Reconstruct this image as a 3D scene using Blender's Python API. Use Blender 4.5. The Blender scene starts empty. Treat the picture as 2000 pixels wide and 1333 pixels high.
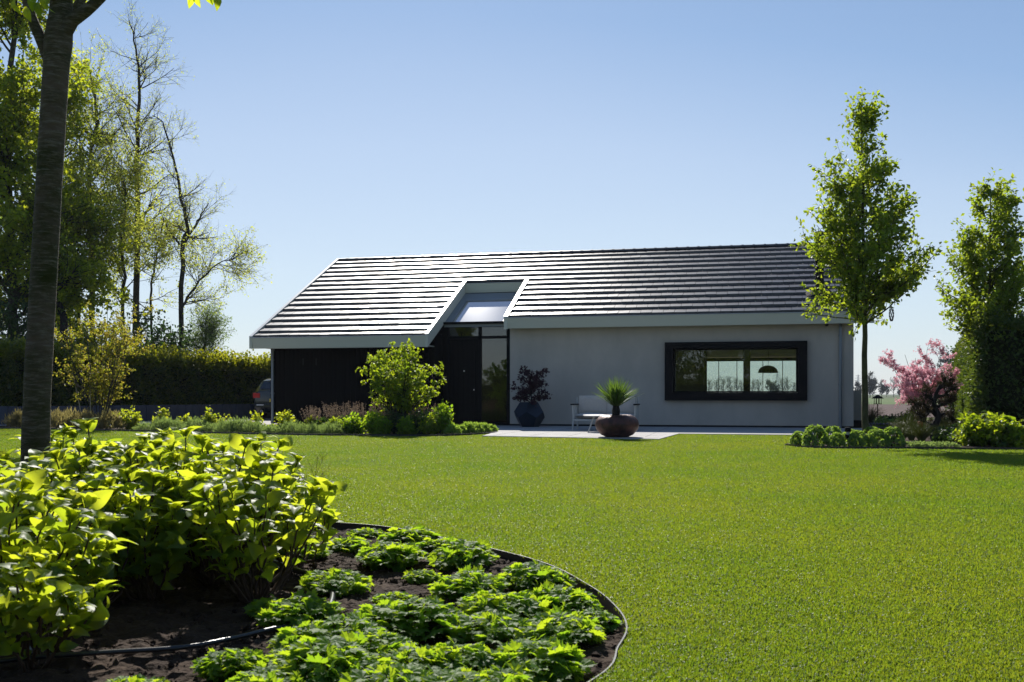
import bpy, math, random
import numpy as np
from mathutils import Vector, Matrix
from mathutils.geometry import tessellate_polygon
R = math.radians
sc = bpy.context.scene
C = sc.collection
# ------------------------------------------------------------------ camera
FPX, CX, HY, CAMZ = 1944.0, 1000.0, 770.0, 0.9          # focal length in photo pixels, horizon row
cam_d = bpy.data.cameras.new('camera'); cam = bpy.data.objects.new('camera', cam_d); C.objects.link(cam)
cam.location = (0, 0, CAMZ); cam.rotation_euler = (R(90), 0, 0)
cam_d.sensor_width = 36; cam_d.lens = 35.0
cam_d.shift_y = (HY - 666.5) / 2000.0
cam_d.clip_start = 0.05; cam_d.clip_end = 6000
cam_d.dof.use_dof = True; cam_d.dof.focus_distance = 21; cam_d.dof.aperture_fstop = 9
sc.camera = cam
# ------------------------------------------------------------------ sky and sun
SUN_AZ, SUN_EL = -7.0, 38.0                              # degrees; azimuth from +Y towards +X
w = bpy.data.worlds.new('World'); sc.world = w; w.use_nodes = True
nt = w.node_tree; bg = nt.nodes['Background']
sky = nt.nodes.new('ShaderNodeTexSky'); sky.sky_type = 'NISHITA'; sky.sun_disc = False
sky.sun_elevation = R(SUN_EL); sky.sun_rotation = R(SUN_AZ)
sky.air_density = 1.0; sky.dust_density = 0.2; sky.ozone_density = 2.5; sky.altitude = 0
EXPO = 0.63; SKY = 0.075
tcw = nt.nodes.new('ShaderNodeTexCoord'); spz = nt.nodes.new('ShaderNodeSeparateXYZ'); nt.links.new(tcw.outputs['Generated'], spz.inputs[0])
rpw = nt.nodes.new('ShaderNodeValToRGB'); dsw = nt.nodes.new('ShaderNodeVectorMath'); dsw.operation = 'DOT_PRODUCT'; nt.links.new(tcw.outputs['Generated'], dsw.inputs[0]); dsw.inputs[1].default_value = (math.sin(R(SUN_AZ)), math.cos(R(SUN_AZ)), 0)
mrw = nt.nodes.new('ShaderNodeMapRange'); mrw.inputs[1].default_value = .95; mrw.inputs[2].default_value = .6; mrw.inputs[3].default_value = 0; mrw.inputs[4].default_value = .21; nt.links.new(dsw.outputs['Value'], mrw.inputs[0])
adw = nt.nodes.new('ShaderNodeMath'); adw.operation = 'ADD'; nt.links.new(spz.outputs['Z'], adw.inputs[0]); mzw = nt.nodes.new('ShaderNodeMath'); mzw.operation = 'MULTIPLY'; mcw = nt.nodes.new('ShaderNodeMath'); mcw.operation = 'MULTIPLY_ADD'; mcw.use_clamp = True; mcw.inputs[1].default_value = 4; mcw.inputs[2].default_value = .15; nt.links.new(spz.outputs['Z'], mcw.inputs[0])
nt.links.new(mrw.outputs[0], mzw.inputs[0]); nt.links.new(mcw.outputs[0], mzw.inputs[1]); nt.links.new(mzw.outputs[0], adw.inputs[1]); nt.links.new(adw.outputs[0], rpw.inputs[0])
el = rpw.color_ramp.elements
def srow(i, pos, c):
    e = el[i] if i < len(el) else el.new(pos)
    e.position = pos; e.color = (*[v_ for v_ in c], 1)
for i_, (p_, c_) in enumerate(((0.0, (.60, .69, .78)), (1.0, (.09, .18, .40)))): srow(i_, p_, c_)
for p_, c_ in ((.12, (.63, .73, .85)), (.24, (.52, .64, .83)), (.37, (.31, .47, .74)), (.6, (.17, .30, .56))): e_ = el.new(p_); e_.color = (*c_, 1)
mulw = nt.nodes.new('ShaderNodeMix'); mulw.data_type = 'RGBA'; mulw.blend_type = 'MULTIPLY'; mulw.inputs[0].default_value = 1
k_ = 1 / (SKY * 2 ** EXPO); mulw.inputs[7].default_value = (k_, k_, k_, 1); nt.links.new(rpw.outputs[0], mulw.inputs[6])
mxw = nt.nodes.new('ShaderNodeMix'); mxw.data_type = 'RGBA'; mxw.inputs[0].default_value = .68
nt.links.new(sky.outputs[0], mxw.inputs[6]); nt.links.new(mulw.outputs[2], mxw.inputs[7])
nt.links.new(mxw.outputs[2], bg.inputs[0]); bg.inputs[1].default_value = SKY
sd = bpy.data.lights.new('sun', 'SUN'); sun = bpy.data.objects.new('sun', sd); C.objects.link(sun)
sd.energy = 5.0; sd.angle = R(0.53); sd.color = (1.0, 0.95, 0.87)
sv = Vector((math.sin(R(SUN_AZ)) * math.cos(R(SUN_EL)), math.cos(R(SUN_AZ)) * math.cos(R(SUN_EL)), math.sin(R(SUN_EL))))
sun.rotation_euler = sv.to_track_quat('Z', 'Y').to_euler()
sun.location = (0, 0, 30)
sc.view_settings.view_transform = 'Standard'; sc.view_settings.look = 'None'
sc.view_settings.exposure = EXPO; sc.view_settings.gamma = 1
sc.view_settings.use_curve_mapping = False
cy = sc.cycles; cy.use_denoising = True; cy.max_bounces = 8; cy.transparent_max_bounces = 12
cy.diffuse_bounces = 3; cy.glossy_bounces = 4; cy.transmission_bounces = 6; cy.volume_bounces = 0
cy.sample_clamp_indirect = 6

# ------------------------------------------------------------------ helpers
def spot(px, Y, z=0.0):
    return np.array([(px - CX) / FPX * Y, Y, z])
def gpt(px, py, z=0.0):
    return spot(px, (CAMZ - z) * FPX / (py - HY), z)
def zat(py, Y):
    return CAMZ + (HY - py) / FPX * Y
def nrm(a):
    return a / np.maximum(np.linalg.norm(a, axis=-1, keepdims=True), 1e-9)

class MB:
    def __init__(s): s.V = []; s.L = []; s.S = []; s.M = []; s.A = []; s.n = 0
    def add(s, V, F, mi=0, a=0.5):
        V = np.asarray(V, dtype=np.float64).reshape(-1, 3)
        s.V.append(V)
        s.A.append(np.broadcast_to(np.asarray(a, dtype=np.float64), (len(V),)))
        if isinstance(F, np.ndarray):
            s.L.append((F + s.n).ravel()); s.S.append(np.full(len(F), F.shape[1])); s.M.append(np.full(len(F), mi))
        else:
            for f in F:
                s.L.append(np.array(f) + s.n); s.S.append(np.array([len(f)])); s.M.append(np.array([mi]))
        s.n += len(V)
        return s
    def box(s, x0, x1, y0, y1, z0, z1, mi=0):
        V = [(x, y, z) for z in (z0, z1) for y in (y0, y1) for x in (x0, x1)]
        F = np.array([(0, 2, 3, 1), (4, 5, 7, 6), (0, 1, 5, 4), (2, 6, 7, 3), (0, 4, 6, 2), (1, 3, 7, 5)])
        return s.add(V, F, mi)
    def prism(s, poly, axis, c0, c1, mi=0):               # poly of 2D points, extruded along an axis
        n = len(poly); V = []
        for c in (c0, c1):
            for p in poly:
                V.append((c, p[0], p[1]) if axis == 'x' else (p[0], c, p[1]) if axis == 'y' else (p[0], p[1], c))
        F = [tuple(range(n))[::-1], tuple(range(n, 2 * n))] + [(i, (i + 1) % n, n + (i + 1) % n, n + i) for i in range(n)]
        return s.add(V, F, mi)
    def tubes(s, P, Rr, sides=5, mi=0, a=0.5, cap=False):
        P = np.asarray(P, float)
        if P.ndim == 2: P = P[None]
        Rr = np.asarray(Rr, float)
        if Rr.ndim == 1: Rr = Rr[None]
        N, k = P.shape[:2]
        Rr = np.broadcast_to(Rr, (N, k))
        T = nrm(np.gradient(P, axis=1))
        m = np.abs(T.mean(axis=1)); ref = np.zeros((N, 3))
        up = m[:, 2] > 0.8 * np.linalg.norm(m, axis=1)
        ref[up, 0] = 1; ref[~up, 2] = 1
        X = nrm(np.cross(ref[:, None, :], T)); Y = np.cross(T, X)
        th = np.arange(sides) * 2 * math.pi / sides
        V = P[:, :, None, :] + Rr[:, :, None, None] * (np.cos(th)[None, None, :, None] * X[:, :, None, :] + np.sin(th)[None, None, :, None] * Y[:, :, None, :])
        i = np.arange(N)[:, None, None] * k * sides; j = np.arange(k - 1)[None, :, None] * sides; q = np.arange(sides)[None, None, :]
        q2 = (q + 1) % sides
        F = np.stack([i + j + q, i + j + q2, i + j + sides + q2, i + j + sides + q], -1).reshape(-1, 4)
        s.add(V, F, mi, a)
        if cap:
            b = s.n - N * k * sides
            for c in range(N):
                for st in (0, k - 1):
                    s.L.append(np.arange(sides) + b + (c * k + st) * sides); s.S.append(np.array([sides])); s.M.append(np.array([mi]))
        return s
    def lathe(s, prof, seg=32, c=(0, 0, 0), mi=0):
        prof = np.array(prof, float); th = np.arange(seg) * 2 * math.pi / seg
        V = np.stack([prof[:, 0][:, None] * np.cos(th), prof[:, 0][:, None] * np.sin(th), np.repeat(prof[:, 1][:, None], seg, 1)], -1) + np.array(c)
        k = len(prof); j = np.arange(k - 1)[:, None] * seg; q = np.arange(seg)[None]; q2 = (q + 1) % seg
        return s.add(V, np.stack([j + q, j + q2, j + seg + q2, j + seg + q], -1).reshape(-1, 4), mi)
    def leaves(s, T, pos, d, up, size, mi=0, a=None):
        tv, tf = T; N = len(pos)
        if N == 0: return s
        d = nrm(d); x = nrm(np.cross(d, up)); z = np.cross(x, d)
        size = np.broadcast_to(np.asarray(size, float), (N,))
        V = pos[:, None, :] + size[:, None, None] * (tv[None, :, 0:1] * x[:, None, :] + tv[None, :, 1:2] * d[:, None, :] + tv[None, :, 2:3] * z[:, None, :])
        F = (tf[None] + (np.arange(N) * len(tv))[:, None, None]).reshape(-1, tf.shape[1])
        if a is None: a = rs.rand(N)
        return s.add(V, F, mi, np.repeat(a, len(tv)))
    def build(s, name, mats, parent=None, smooth=False, loc=None, bevel=0):
        me = bpy.data.meshes.new(name)
        V = np.concatenate(s.V); L = np.concatenate(s.L).astype(np.int32); S = np.concatenate(s.S).astype(np.int32)
        me.vertices.add(len(V)); me.vertices.foreach_set('co', V.ravel().astype(np.float32))
        me.loops.add(len(L)); me.loops.foreach_set('vertex_index', L)
        me.polygons.add(len(S)); st = np.zeros(len(S), np.int32); st[1:] = np.cumsum(S)[:-1]
        me.polygons.foreach_set('loop_start', st)
        try: me.polygons.foreach_set('loop_total', S)
        except Exception: pass
        me.polygons.foreach_set('material_index', np.concatenate(s.M).astype(np.int32))
        me.polygons.foreach_set('use_smooth', np.full(len(S), bool(smooth)))
        at = me.attributes.new('rnd', 'FLOAT', 'POINT'); at.data.foreach_set('value', np.concatenate(s.A).astype(np.float32))
        me.update(calc_edges=True); me.validate()
        if not isinstance(mats, (list, tuple)): mats = [mats]
        for m in mats:
            if m: me.materials.append(m)
        o = bpy.data.objects.new(name, me); C.objects.link(o)
        if parent is not None: o.parent = parent
        if loc is not None: o.location = loc
        if bevel:
            b = o.modifiers.new('bevel', 'BEVEL'); b.width = bevel; b.segments = 2; b.limit_method = 'ANGLE'
        return o

rs = np.random.RandomState(7)
def seed(n):
    global rs
    rs = np.random.RandomState(n)
def tag(o, label=None, cat=None, group=None, kind=None):
    if label: o['label'] = label
    if cat: o['category'] = cat
    if group: o['group'] = group
    if kind: o['kind'] = kind
    return o
def thing(name, label, cat, loc=(0, 0, 0), rz=0, group=None, sc_=None):
    o = bpy.data.objects.new(name, None); C.objects.link(o); o.location = tuple(loc); o.rotation_euler = (0, 0, rz)
    o.empty_display_size = .2
    if sc_: o.scale = (sc_, sc_, sc_) if not isinstance(sc_, tuple) else sc_
    return tag(o, label, cat, group)
def dup(root, loc, rz=0, scale=1, label=None):
    r = root.copy(); C.objects.link(r); r.location = tuple(loc); r.rotation_euler = (0, 0, rz)
    r.scale = (scale, scale, scale) if not isinstance(scale, tuple) else scale
    if label: r['label'] = label
    for ch in list(root.children):
        c = ch.copy(); C.objects.link(c); c.parent = r
        for g in ch.children:
            d = g.copy(); C.objects.link(d); d.parent = c
    return r

# ------------------------------------------------------------------ materials
def mat(name, col, rough=0.6, spec=0.5, metal=0, var=0, vscale=5, col2=None, bump=0, bscale=60, stretch=None, coat=0, attr=False):
    m = bpy.data.materials.new(name); m.use_nodes = True; n = m.node_tree; p = n.nodes['Principled BSDF']
    p.inputs['Base Color'].default_value = (*col, 1); p.inputs['Roughness'].default_value = rough
    p.inputs['Metallic'].default_value = metal; p.inputs['Specular IOR Level'].default_value = spec
    if coat: p.inputs['Coat Weight'].default_value = coat; p.inputs['Coat Roughness'].default_value = .05
    tc = n.nodes.new('ShaderNodeTexCoord'); src = tc.outputs['Object']
    if stretch:
        mp = n.nodes.new('ShaderNodeMapping'); mp.inputs['Scale'].default_value = stretch; n.links.new(src, mp.inputs[0]); src = mp.outputs[0]
    if col2 or attr:
        c2 = col2 or col
        mx = n.nodes.new('ShaderNodeMix'); mx.data_type = 'RGBA'; mx.inputs[6].default_value = (*col, 1); mx.inputs[7].default_value = (*c2, 1)
        if attr:
            at = n.nodes.new('ShaderNodeAttribute'); at.attribute_name = 'rnd'; n.links.new(at.outputs['Fac'], mx.inputs[0])
        else:
            no = n.nodes.new('ShaderNodeTexNoise'); no.inputs['Scale'].default_value = vscale; no.inputs['Detail'].default_value = 8; no.inputs['Roughness'].default_value = .65
            n.links.new(src, no.inputs[0])
            rp = n.nodes.new('ShaderNodeMapRange'); rp.inputs[1].default_value = .36; rp.inputs[2].default_value = .64
            n.links.new(no.outputs[0], rp.inputs[0]); n.links.new(rp.outputs[0], mx.inputs[0])
        n.links.new(mx.outputs[2], p.inputs['Base Color'])
    if bump:
        nb = n.nodes.new('ShaderNodeTexNoise'); nb.inputs['Scale'].default_value = bscale; nb.inputs['Detail'].default_value = 6
        n.links.new(src, nb.inputs[0]); bm = n.nodes.new('ShaderNodeBump'); bm.inputs['Strength'].default_value = 1; bm.inputs['Distance'].default_value = bump
        n.links.new(nb.outputs[0], bm.inputs['Height']); n.links.new(bm.outputs[0], p.inputs['Normal'])
    return m
def leafmat(name, c1, c2, t1, tf=.45, rough=.45, spec=.5, t2=None, mot=9):
    m = bpy.data.materials.new(name); m.use_nodes = True; n = m.node_tree; p = n.nodes['Principled BSDF']; out = n.nodes['Material Output']
    at = n.nodes.new('ShaderNodeAttribute'); at.attribute_name = 'rnd'
    mx = n.nodes.new('ShaderNodeMix'); mx.data_type = 'RGBA'; mx.inputs[6].default_value = (*c1, 1); mx.inputs[7].default_value = (*c2, 1)
    tcn = n.nodes.new('ShaderNodeTexCoord'); nz = n.nodes.new('ShaderNodeTexNoise'); nz.inputs['Scale'].default_value = mot; nz.inputs['Detail'].default_value = 3
    n.links.new(tcn.outputs['Object'], nz.inputs[0]); ma = n.nodes.new('ShaderNodeMath'); ma.operation = 'MULTIPLY_ADD'; ma.inputs[1].default_value = .9; ma.use_clamp = True
    n.links.new(nz.outputs[0], ma.inputs[0]); mb_ = n.nodes.new('ShaderNodeMath'); mb_.operation = 'SUBTRACT'; mb_.inputs[1].default_value = .45; n.links.new(at.outputs['Fac'], mb_.inputs[0]); n.links.new(mb_.outputs[0], ma.inputs[2])
    n.links.new(ma.outputs[0], mx.inputs[0]); n.links.new(mx.outputs[2], p.inputs['Base Color'])
    p.inputs['Roughness'].default_value = rough; p.inputs['Specular IOR Level'].default_value = spec
    tr = n.nodes.new('ShaderNodeBsdfTranslucent')
    m2 = n.nodes.new('ShaderNodeMix'); m2.data_type = 'RGBA'; m2.inputs[6].default_value = (*t1, 1); m2.inputs[7].default_value = (*(t2 or t1), 1)
    n.links.new(ma.outputs[0], m2.inputs[0]); n.links.new(m2.outputs[2], tr.inputs[0])
    ms = n.nodes.new('ShaderNodeMixShader'); ms.inputs[0].default_value = tf
    n.links.new(p.outputs[0], ms.inputs[1]); n.links.new(tr.outputs[0], ms.inputs[2]); n.links.new(ms.outputs[0], out.inputs[0])
    return m
def glassmat(name, tint=(.85, .9, .88)):
    m = bpy.data.materials.new(name); m.use_nodes = True; n = m.node_tree; n.nodes.remove(n.nodes['Principled BSDF']); out = n.nodes['Material Output']
    tr = n.nodes.new('ShaderNodeBsdfTransparent'); tr.inputs[0].default_value = (*tint, 1)
    gl = n.nodes.new('ShaderNodeBsdfGlossy'); gl.inputs['Roughness'].default_value = 0.0
    fr = n.nodes.new('ShaderNodeFresnel'); fr.inputs[0].default_value = 1.6
    ad = n.nodes.new('ShaderNodeMath'); ad.operation = 'ADD'; ad.inputs[1].default_value = .015; n.links.new(fr.outputs[0], ad.inputs[0])
    ms = n.nodes.new('ShaderNodeMixShader'); n.links.new(ad.outputs[0], ms.inputs[0]); n.links.new(tr.outputs[0], ms.inputs[1]); n.links.new(gl.outputs[0], ms.inputs[2])
    n.links.new(ms.outputs[0], out.inputs[0]); return m

M = {}
M['plaster'] = mat('plaster', (.50, .445, .375), .9, .15, col2=(.415, .37, .315), vscale=1.1, stretch=(1, 1, .55), bump=.003, bscale=90)
M['fascia'] = mat('fascia_paint', (.55, .54, .43), .5, .35)
M['trim'] = mat('trim_metal', (.5, .5, .49), .35, .5)
M['tile'] = mat('roof_tile', (.045, .044, .05), .33, .55, attr=True, col2=(.03, .03, .036), bump=.0012, bscale=25)
M['blackwood'] = mat('black_timber', (.005, .005, .005), .8, .06, col2=(.004, .004, .004), vscale=9, stretch=(6, 6, .6), bump=.002, bscale=40)
M['blackframe'] = mat('black_frame', (.005, .005, .006), .55, .1)
M['door'] = mat('door_paint', (.004, .004, .004), .55, .08)
M['plinth'] = mat('plinth', (.02, .02, .022), .85, .15)
M['zinc'] = mat('zinc', (.2, .215, .22), .42, .5, metal=.3)
M['glass'] = glassmat('glass')
M['glass_dark'] = glassmat('glass_tinted', (.35, .38, .36))
M['steel'] = mat('steel', (.6, .6, .6), .3, .5, metal=1)
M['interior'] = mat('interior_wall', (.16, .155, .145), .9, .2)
M['blind'] = mat('blind', (.5, .46, .38), .9, .1)
M['paving'] = mat('paving', (.40, .385, .37), .85, .25, col2=(.33, .32, .31), vscale=3, bump=.002, bscale=60)
M['drive'] = mat('driveway', (.42, .39, .38), .9, .2, col2=(.33, .31, .30), vscale=6, bump=.003, bscale=40)
M['soil'] = mat('soil', (.052, .032, .020), .95, .15, col2=(.024, .014, .009), vscale=7, bump=.02, bscale=30)
M['clod'] = mat('clod', (.06, .037, .024), .95, .15, attr=True, col2=(.022, .013, .009), bump=.006, bscale=120)
M['edging'] = mat('edging_plastic', (.018, .018, .018), .38, .5, bump=.002, bscale=8)
M['hose'] = mat('hose', (.02, .02, .022), .3, .5)
M['slatewall'] = mat('slate_wall', (.045, .055, .075), .6, .4, col2=(.03, .037, .052), vscale=2, stretch=(2, 2, .5))
M['bark_fore'] = mat('bark_smooth', (.13, .095, .065), .85, .2, col2=(.035, .04, .006), vscale=3.2, stretch=(1, 1, 1.6), bump=.03, bscale=14)
def barkmat(m_):
    n = m_.node_tree; p = n.nodes['Principled BSDF']; tc = n.nodes.new('ShaderNodeTexCoord'); mp = n.nodes.new('ShaderNodeMapping'); mp.inputs['Scale'].default_value = (5, 5, 34)
    n.links.new(tc.outputs['Object'], mp.inputs[0]); nz = n.nodes.new('ShaderNodeTexNoise'); nz.inputs['Scale'].default_value = 2.2; nz.inputs['Detail'].default_value = 10; nz.inputs['Roughness'].default_value = .75
    n.links.new(mp.outputs[0], nz.inputs[0]); rg_ = n.nodes.new('ShaderNodeMapRange'); rg_.inputs[1].default_value = .5; rg_.inputs[2].default_value = .66; n.links.new(nz.outputs[0], rg_.inputs[0])
    mx = n.nodes.new('ShaderNodeMix'); mx.data_type = 'RGBA'; mx.inputs[7].default_value = (.21, .18, .13, 1); n.links.new(rg_.outputs[0], mx.inputs[0])
    old = p.inputs['Base Color'].links[0].from_socket; n.links.new(old, mx.inputs[6]); n.links.new(mx.outputs[2], p.inputs['Base Color'])
    b2 = n.nodes.new('ShaderNodeBump'); b2.inputs['Distance'].default_value = .012; b2.inputs['Strength'].default_value = 1; n.links.new(nz.outputs[0], b2.inputs['Height'])
    n.links.new(p.inputs['Normal'].links[0].from_socket, b2.inputs['Normal']); n.links.new(b2.outputs[0], p.inputs['Normal'])
barkmat(M['bark_fore'])
M['bark'] = mat('bark', (.075, .065, .052), .9, .2, col2=(.03, .027, .02), vscale=6, bump=.01, bscale=20)
M['bark_moss'] = mat('bark_mossy', (.085, .085, .035), .9, .2, col2=(.04, .037, .018), vscale=5, bump=.008, bscale=30)
M['bark_dark'] = mat('bark_dark', (.022, .018, .016), .9, .2, bump=.01, bscale=20)
M['stem'] = mat('green_stem', (.06, .06, .022), .7, .3)
M['stem_red'] = mat('brown_stem', (.07, .04, .025), .7, .3)
M['field'] = mat('field_soil', (.105, .075, .066), .95, .1, col2=(.08, .056, .05), vscale=.08, stretch=(.15, 3, 1), bump=.05, bscale=3)
M['crop'] = mat('field_crop', (.07, .12, .035), .95, .1, col2=(.10, .13, .05), vscale=.05, stretch=(.2, 2, 1))
M['meadow'] = mat('meadow', (.08, .10, .045), .95, .1, col2=(.06, .08, .035), vscale=.03)
M['stone'] = mat('stone', (.22, .21, .20), .9, .2, col2=(.1, .1, .1), vscale=25, bump=.02, bscale=40)
# leaves
M['lf_hyd'] = leafmat('leaf_hydrangea', (.035, .085, .018), (.06, .12, .02), (.42, .56, .02), .54, .5, .35, (.80, .86, .04))
M['lf_ger'] = leafmat('leaf_perennial', (.045, .11, .015), (.085, .16, .02), (.34, .58, .02), .5, .6, .28, (.62, .78, .025))
M['lf_pear'] = leafmat('leaf_pear', (.035, .075, .014), (.06, .10, .018), (.33, .48, .02), .50, .5, .35, (.54, .62, .03))
M['lf_dense'] = leafmat('leaf_dense', (.03, .065, .012), (.07, .11, .015), (.34, .46, .02), .55, .55, .3, (.75, .78, .03))
M['lf_light'] = leafmat('leaf_light', (.07, .10, .02), (.11, .13, .03), (.50, .62, .06), .55, .55, .3, (.85, .85, .12))
M['lf_amel'] = leafmat('leaf_amelanchier', (.05, .08, .015), (.09, .085, .025), (.45, .52, .02), .5, .55, .3, (.55, .42, .05))
M['lf_bush'] = leafmat('leaf_bush', (.04, .09, .012), (.07, .12, .015), (.34, .50, .015), .48, .5, .35, (.60, .70, .02))
M['lf_hedge'] = leafmat('leaf_hedge', (.02, .045, .010), (.05, .08, .012), (.10, .18, .012), .38, .45, .4, (.7, .68, .02))
M['lf_hedge2'] = leafmat('leaf_tall_hedge', (.035, .07, .016), (.07, .11, .02), (.10, .17, .015), .3, .5, .35, (.28, .34, .03))
M['lf_dark'] = leafmat('leaf_dark', (.018, .045, .014), (.03, .07, .016), (.06, .14, .015), .35, .45, .4, (.12, .22, .02))
M['lf_sage'] = leafmat('leaf_sage', (.12, .17, .06), (.18, .23, .09), (.32, .44, .10), .42, .7, .2)
M['lf_yel'] = leafmat('leaf_yellow', (.07, .12, .015), (.11, .15, .02), (.5, .62, .02), .48, .5, .35, (.75, .78, .03))
M['lf_ball'] = leafmat('leaf_sedum', (.10, .18, .045), (.18, .28, .07), (.42, .60, .06), .45, .5, .35)
M['lf_brown'] = leafmat('leaf_heather', (.11, .095, .05), (.16, .13, .075), (.42, .36, .12), .45, .7, .2)
M['lf_spike'] = leafmat('flower_spike', (.14, .10, .085), (.21, .16, .12), (.3, .22, .15), .35, .7, .2)
M['lf_grass'] = leafmat('leaf_sedge', (.07, .10, .025), (.14, .14, .05), (.3, .34, .06), .4, .5, .35)
M['lf_maple'] = leafmat('leaf_red_maple', (.022, .008, .014), (.03, .012, .018), (.12, .012, .03), .35, .5, .35)
M['lf_pink'] = leafmat('blossom_pink', (.55, .25, .31), (.72, .44, .48), (.9, .48, .56), .42, .6, .2)
M['lf_yucca'] = leafmat('leaf_yucca', (.04, .085, .02), (.08, .13, .03), (.18, .30, .03), .35, .6, .2)
M['lf_bonsai'] = leafmat('leaf_bonsai', (.02, .022, .012), (.04, .03, .018), (.06, .05, .02), .3, .7, .2)
M['turf'] = leafmat('grass_blade', (.045, .105, .006), (.105, .135, .012), (.20, .37, .016), .44, .48, .28, (.43, .475, .022), mot=.7)
M['far'] = mat('far_tree', (.05, .055, .045), .95, .1)

# ------------------------------------------------------------------ leaf templates (x across, y along, z up)
def T_fold(wd=.32, fold=.12, droop=.1):
    v = np.array([(0, 0, 0), (-wd, .45, fold), (0, 1, -droop), (wd, .45, fold), (0, .5, 0)])
    return v, np.array([(0, 4, 1), (1, 4, 2), (0, 3, 4), (4, 3, 2)])
def T_quad(wd=.33):
    v = np.array([(0, 0, 0), (-wd, .5, .08), (0, 1, 0), (wd, .5, .08)])
    return v, np.array([(0, 3, 2), (0, 2, 1)])
def T_big(rows=8, wd=.34, droop=.30, fold=.16, arch=.18):
    v = []; f = []
    for i in range(rows + 1):
        t = i / rows; hw = wd * (math.sin(math.pi * min(1, (t * .93 + .04))) ** .85) * (1.06 - .35 * t)
        if i == rows: hw = .012
        z = arch * math.sin(math.pi * t) - droop * t * t
        y = t * (1 - .12 * t)
        v += [(-hw, y, z + fold * hw * 1.6), (-hw * .5, y, z + fold * hw * 1.1 + .026 * (-1) ** i), (0, y, z - .02), (hw * .5, y, z + fold * hw * 1.1 + .026 * (-1) ** i), (hw, y, z + fold * hw * 1.6)]
    for i in range(rows):
        for j in range(4):
            a = i * 5 + j; f.append((a, a + 1, a + 6, a + 5))
    return np.array(v), np.array(f)
def T_palm(n=5, spread=170, ln=(1, .95, .8), cut=.38, lobed=True):
    v = [(0, 0, 0)]; f = []
    for i in range(n):
        ph = R(-spread / 2 + spread * i / (n - 1)); L = 1 - .22 * abs(i - (n - 1) / 2) / ((n - 1) / 2)
        hw = R(spread / n) * .62
        def pt(r, a, z): return (r * math.sin(a), r * math.cos(a), z)
        b = len(v)
        v += [pt(L * .52, ph - hw, .05), pt(L * .80, ph - hw * .85, .0), pt(L * .78, ph - hw * .35, -.03), pt(L, ph, -.12), pt(L * .78, ph + hw * .35, -.03), pt(L * .80, ph + hw * .85, 0), pt(L * .52, ph + hw, .05), pt(L * .5, ph, .0)]
        for k in range(6): f.append((b + 7, b + k + 1, b + k))
        f.append((0, b + 7, b)); f.append((0, b + 6, b + 7))
    return np.array(v), np.array(f)[:, ::-1].copy()
def T_star(n=5):
    v = [(0, .5, 0)]; f = []
    for i in range(n):
        a = 2 * math.pi * i / n; b = len(v)
        v += [(.28 * math.sin(a - .5), .5 + .28 * math.cos(a - .5), .1), (.52 * math.sin(a), .5 + .52 * math.cos(a), .16), (.28 * math.sin(a + .5), .5 + .28 * math.cos(a + .5), .1)]
        f += [(0, b + 1, b), (0, b + 2, b + 1)]
    return np.array(v), np.array(f)
def T_blade(wd=.05):
    v = np.array([(-wd, 0, 0), (wd, 0, 0), (wd * .8, .5, .03), (-wd * .8, .5, .03), (0, 1, -.08)])
    return v, np.array([(0, 1, 2), (0, 2, 3), (3, 2, 4)])
LF, LQ, LB, LP, LS, LG = T_fold(), T_quad(), T_big(), T_palm(), T_star(), T_blade()

# ------------------------------------------------------------------ plant machinery
def interp(P, idx, t):
    k = P.shape[1]; f = t * (k - 1); i = np.minimum(f.astype(int), k - 2); u = (f - i)[:, None]
    a = P[idx, i]; b = P[idx, i + 1]
    return a * (1 - u) + b * u, nrm(b - a)
def rinterp(Rr, idx, t):
    k = Rr.shape[1]; f = t * (k - 1); i = np.minimum(f.astype(int), k - 2); u = f - i
    return Rr[idx, i] * (1 - u) + Rr[idx, i + 1] * u
def sprout(P, Rr, n, t0=.2, t1=1., length=1., ang=50, angj=12, up=.3, k=6, wob=.12, rr=.55, rmin=.004, taper=.3, tpow=1., az=None):
    N = P.shape[0]; L = np.linalg.norm(np.diff(P, axis=1), axis=2).sum(1)
    idx = rs.choice(N, n, p=L / L.sum()); t = t0 + (t1 - t0) * rs.rand(n) ** tpow
    pos, tan = interp(P, idx, t)
    if az is None: v = rs.randn(n, 3)
    else: v = np.stack([np.cos(az), np.sin(az), np.zeros(n)], 1)
    perp = nrm(v - (v * tan).sum(1, keepdims=True) * tan)
    a = R(1) * (ang + angj * rs.randn(n)); a = a[:, None]
    d = np.cos(a) * tan + np.sin(a) * perp
    ln = (length(t, idx) if callable(length) else np.full(n, float(length))) * (.75 + .5 * rs.rand(n))
    out = np.zeros((n, k, 3)); out[:, 0] = pos
    for i in range(1, k):
        d = nrm(d + np.array([0, 0, up / (k - 1)]) + wob * rs.randn(n, 3))
        out[:, i] = out[:, i - 1] + d * (ln / (k - 1))[:, None]
    r0 = np.maximum(rinterp(Rr, idx, t) * rr, rmin)
    RR = r0[:, None] * np.linspace(1, taper, k)[None]; RR = np.maximum(RR, rmin * .6)
    return out, RR
def trunkline(pts, r0, r1, k=14, wob=.0):
    pts = np.array(pts, float); s = np.linspace(0, len(pts) - 1, k); out = []
    for q in s:                                             # Catmull-Rom through the given points
        i = min(int(q), len(pts) - 2); u = q - i
        p0 = pts[max(i - 1, 0)]; p1 = pts[i]; p2 = pts[i + 1]; p3 = pts[min(i + 2, len(pts) - 1)]
        out.append(.5 * (2 * p1 + (p2 - p0) * u + (2 * p0 - 5 * p1 + 4 * p2 - p3) * u ** 2 + (3 * p1 - p0 - 3 * p2 + p3) * u ** 3))
    P = np.array(out)
    if wob: P[1:-1] += wob * rs.randn(k - 2, 3) * [1, 1, 0]
    return P[None], np.linspace(r0, r1, k)[None]
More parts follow.
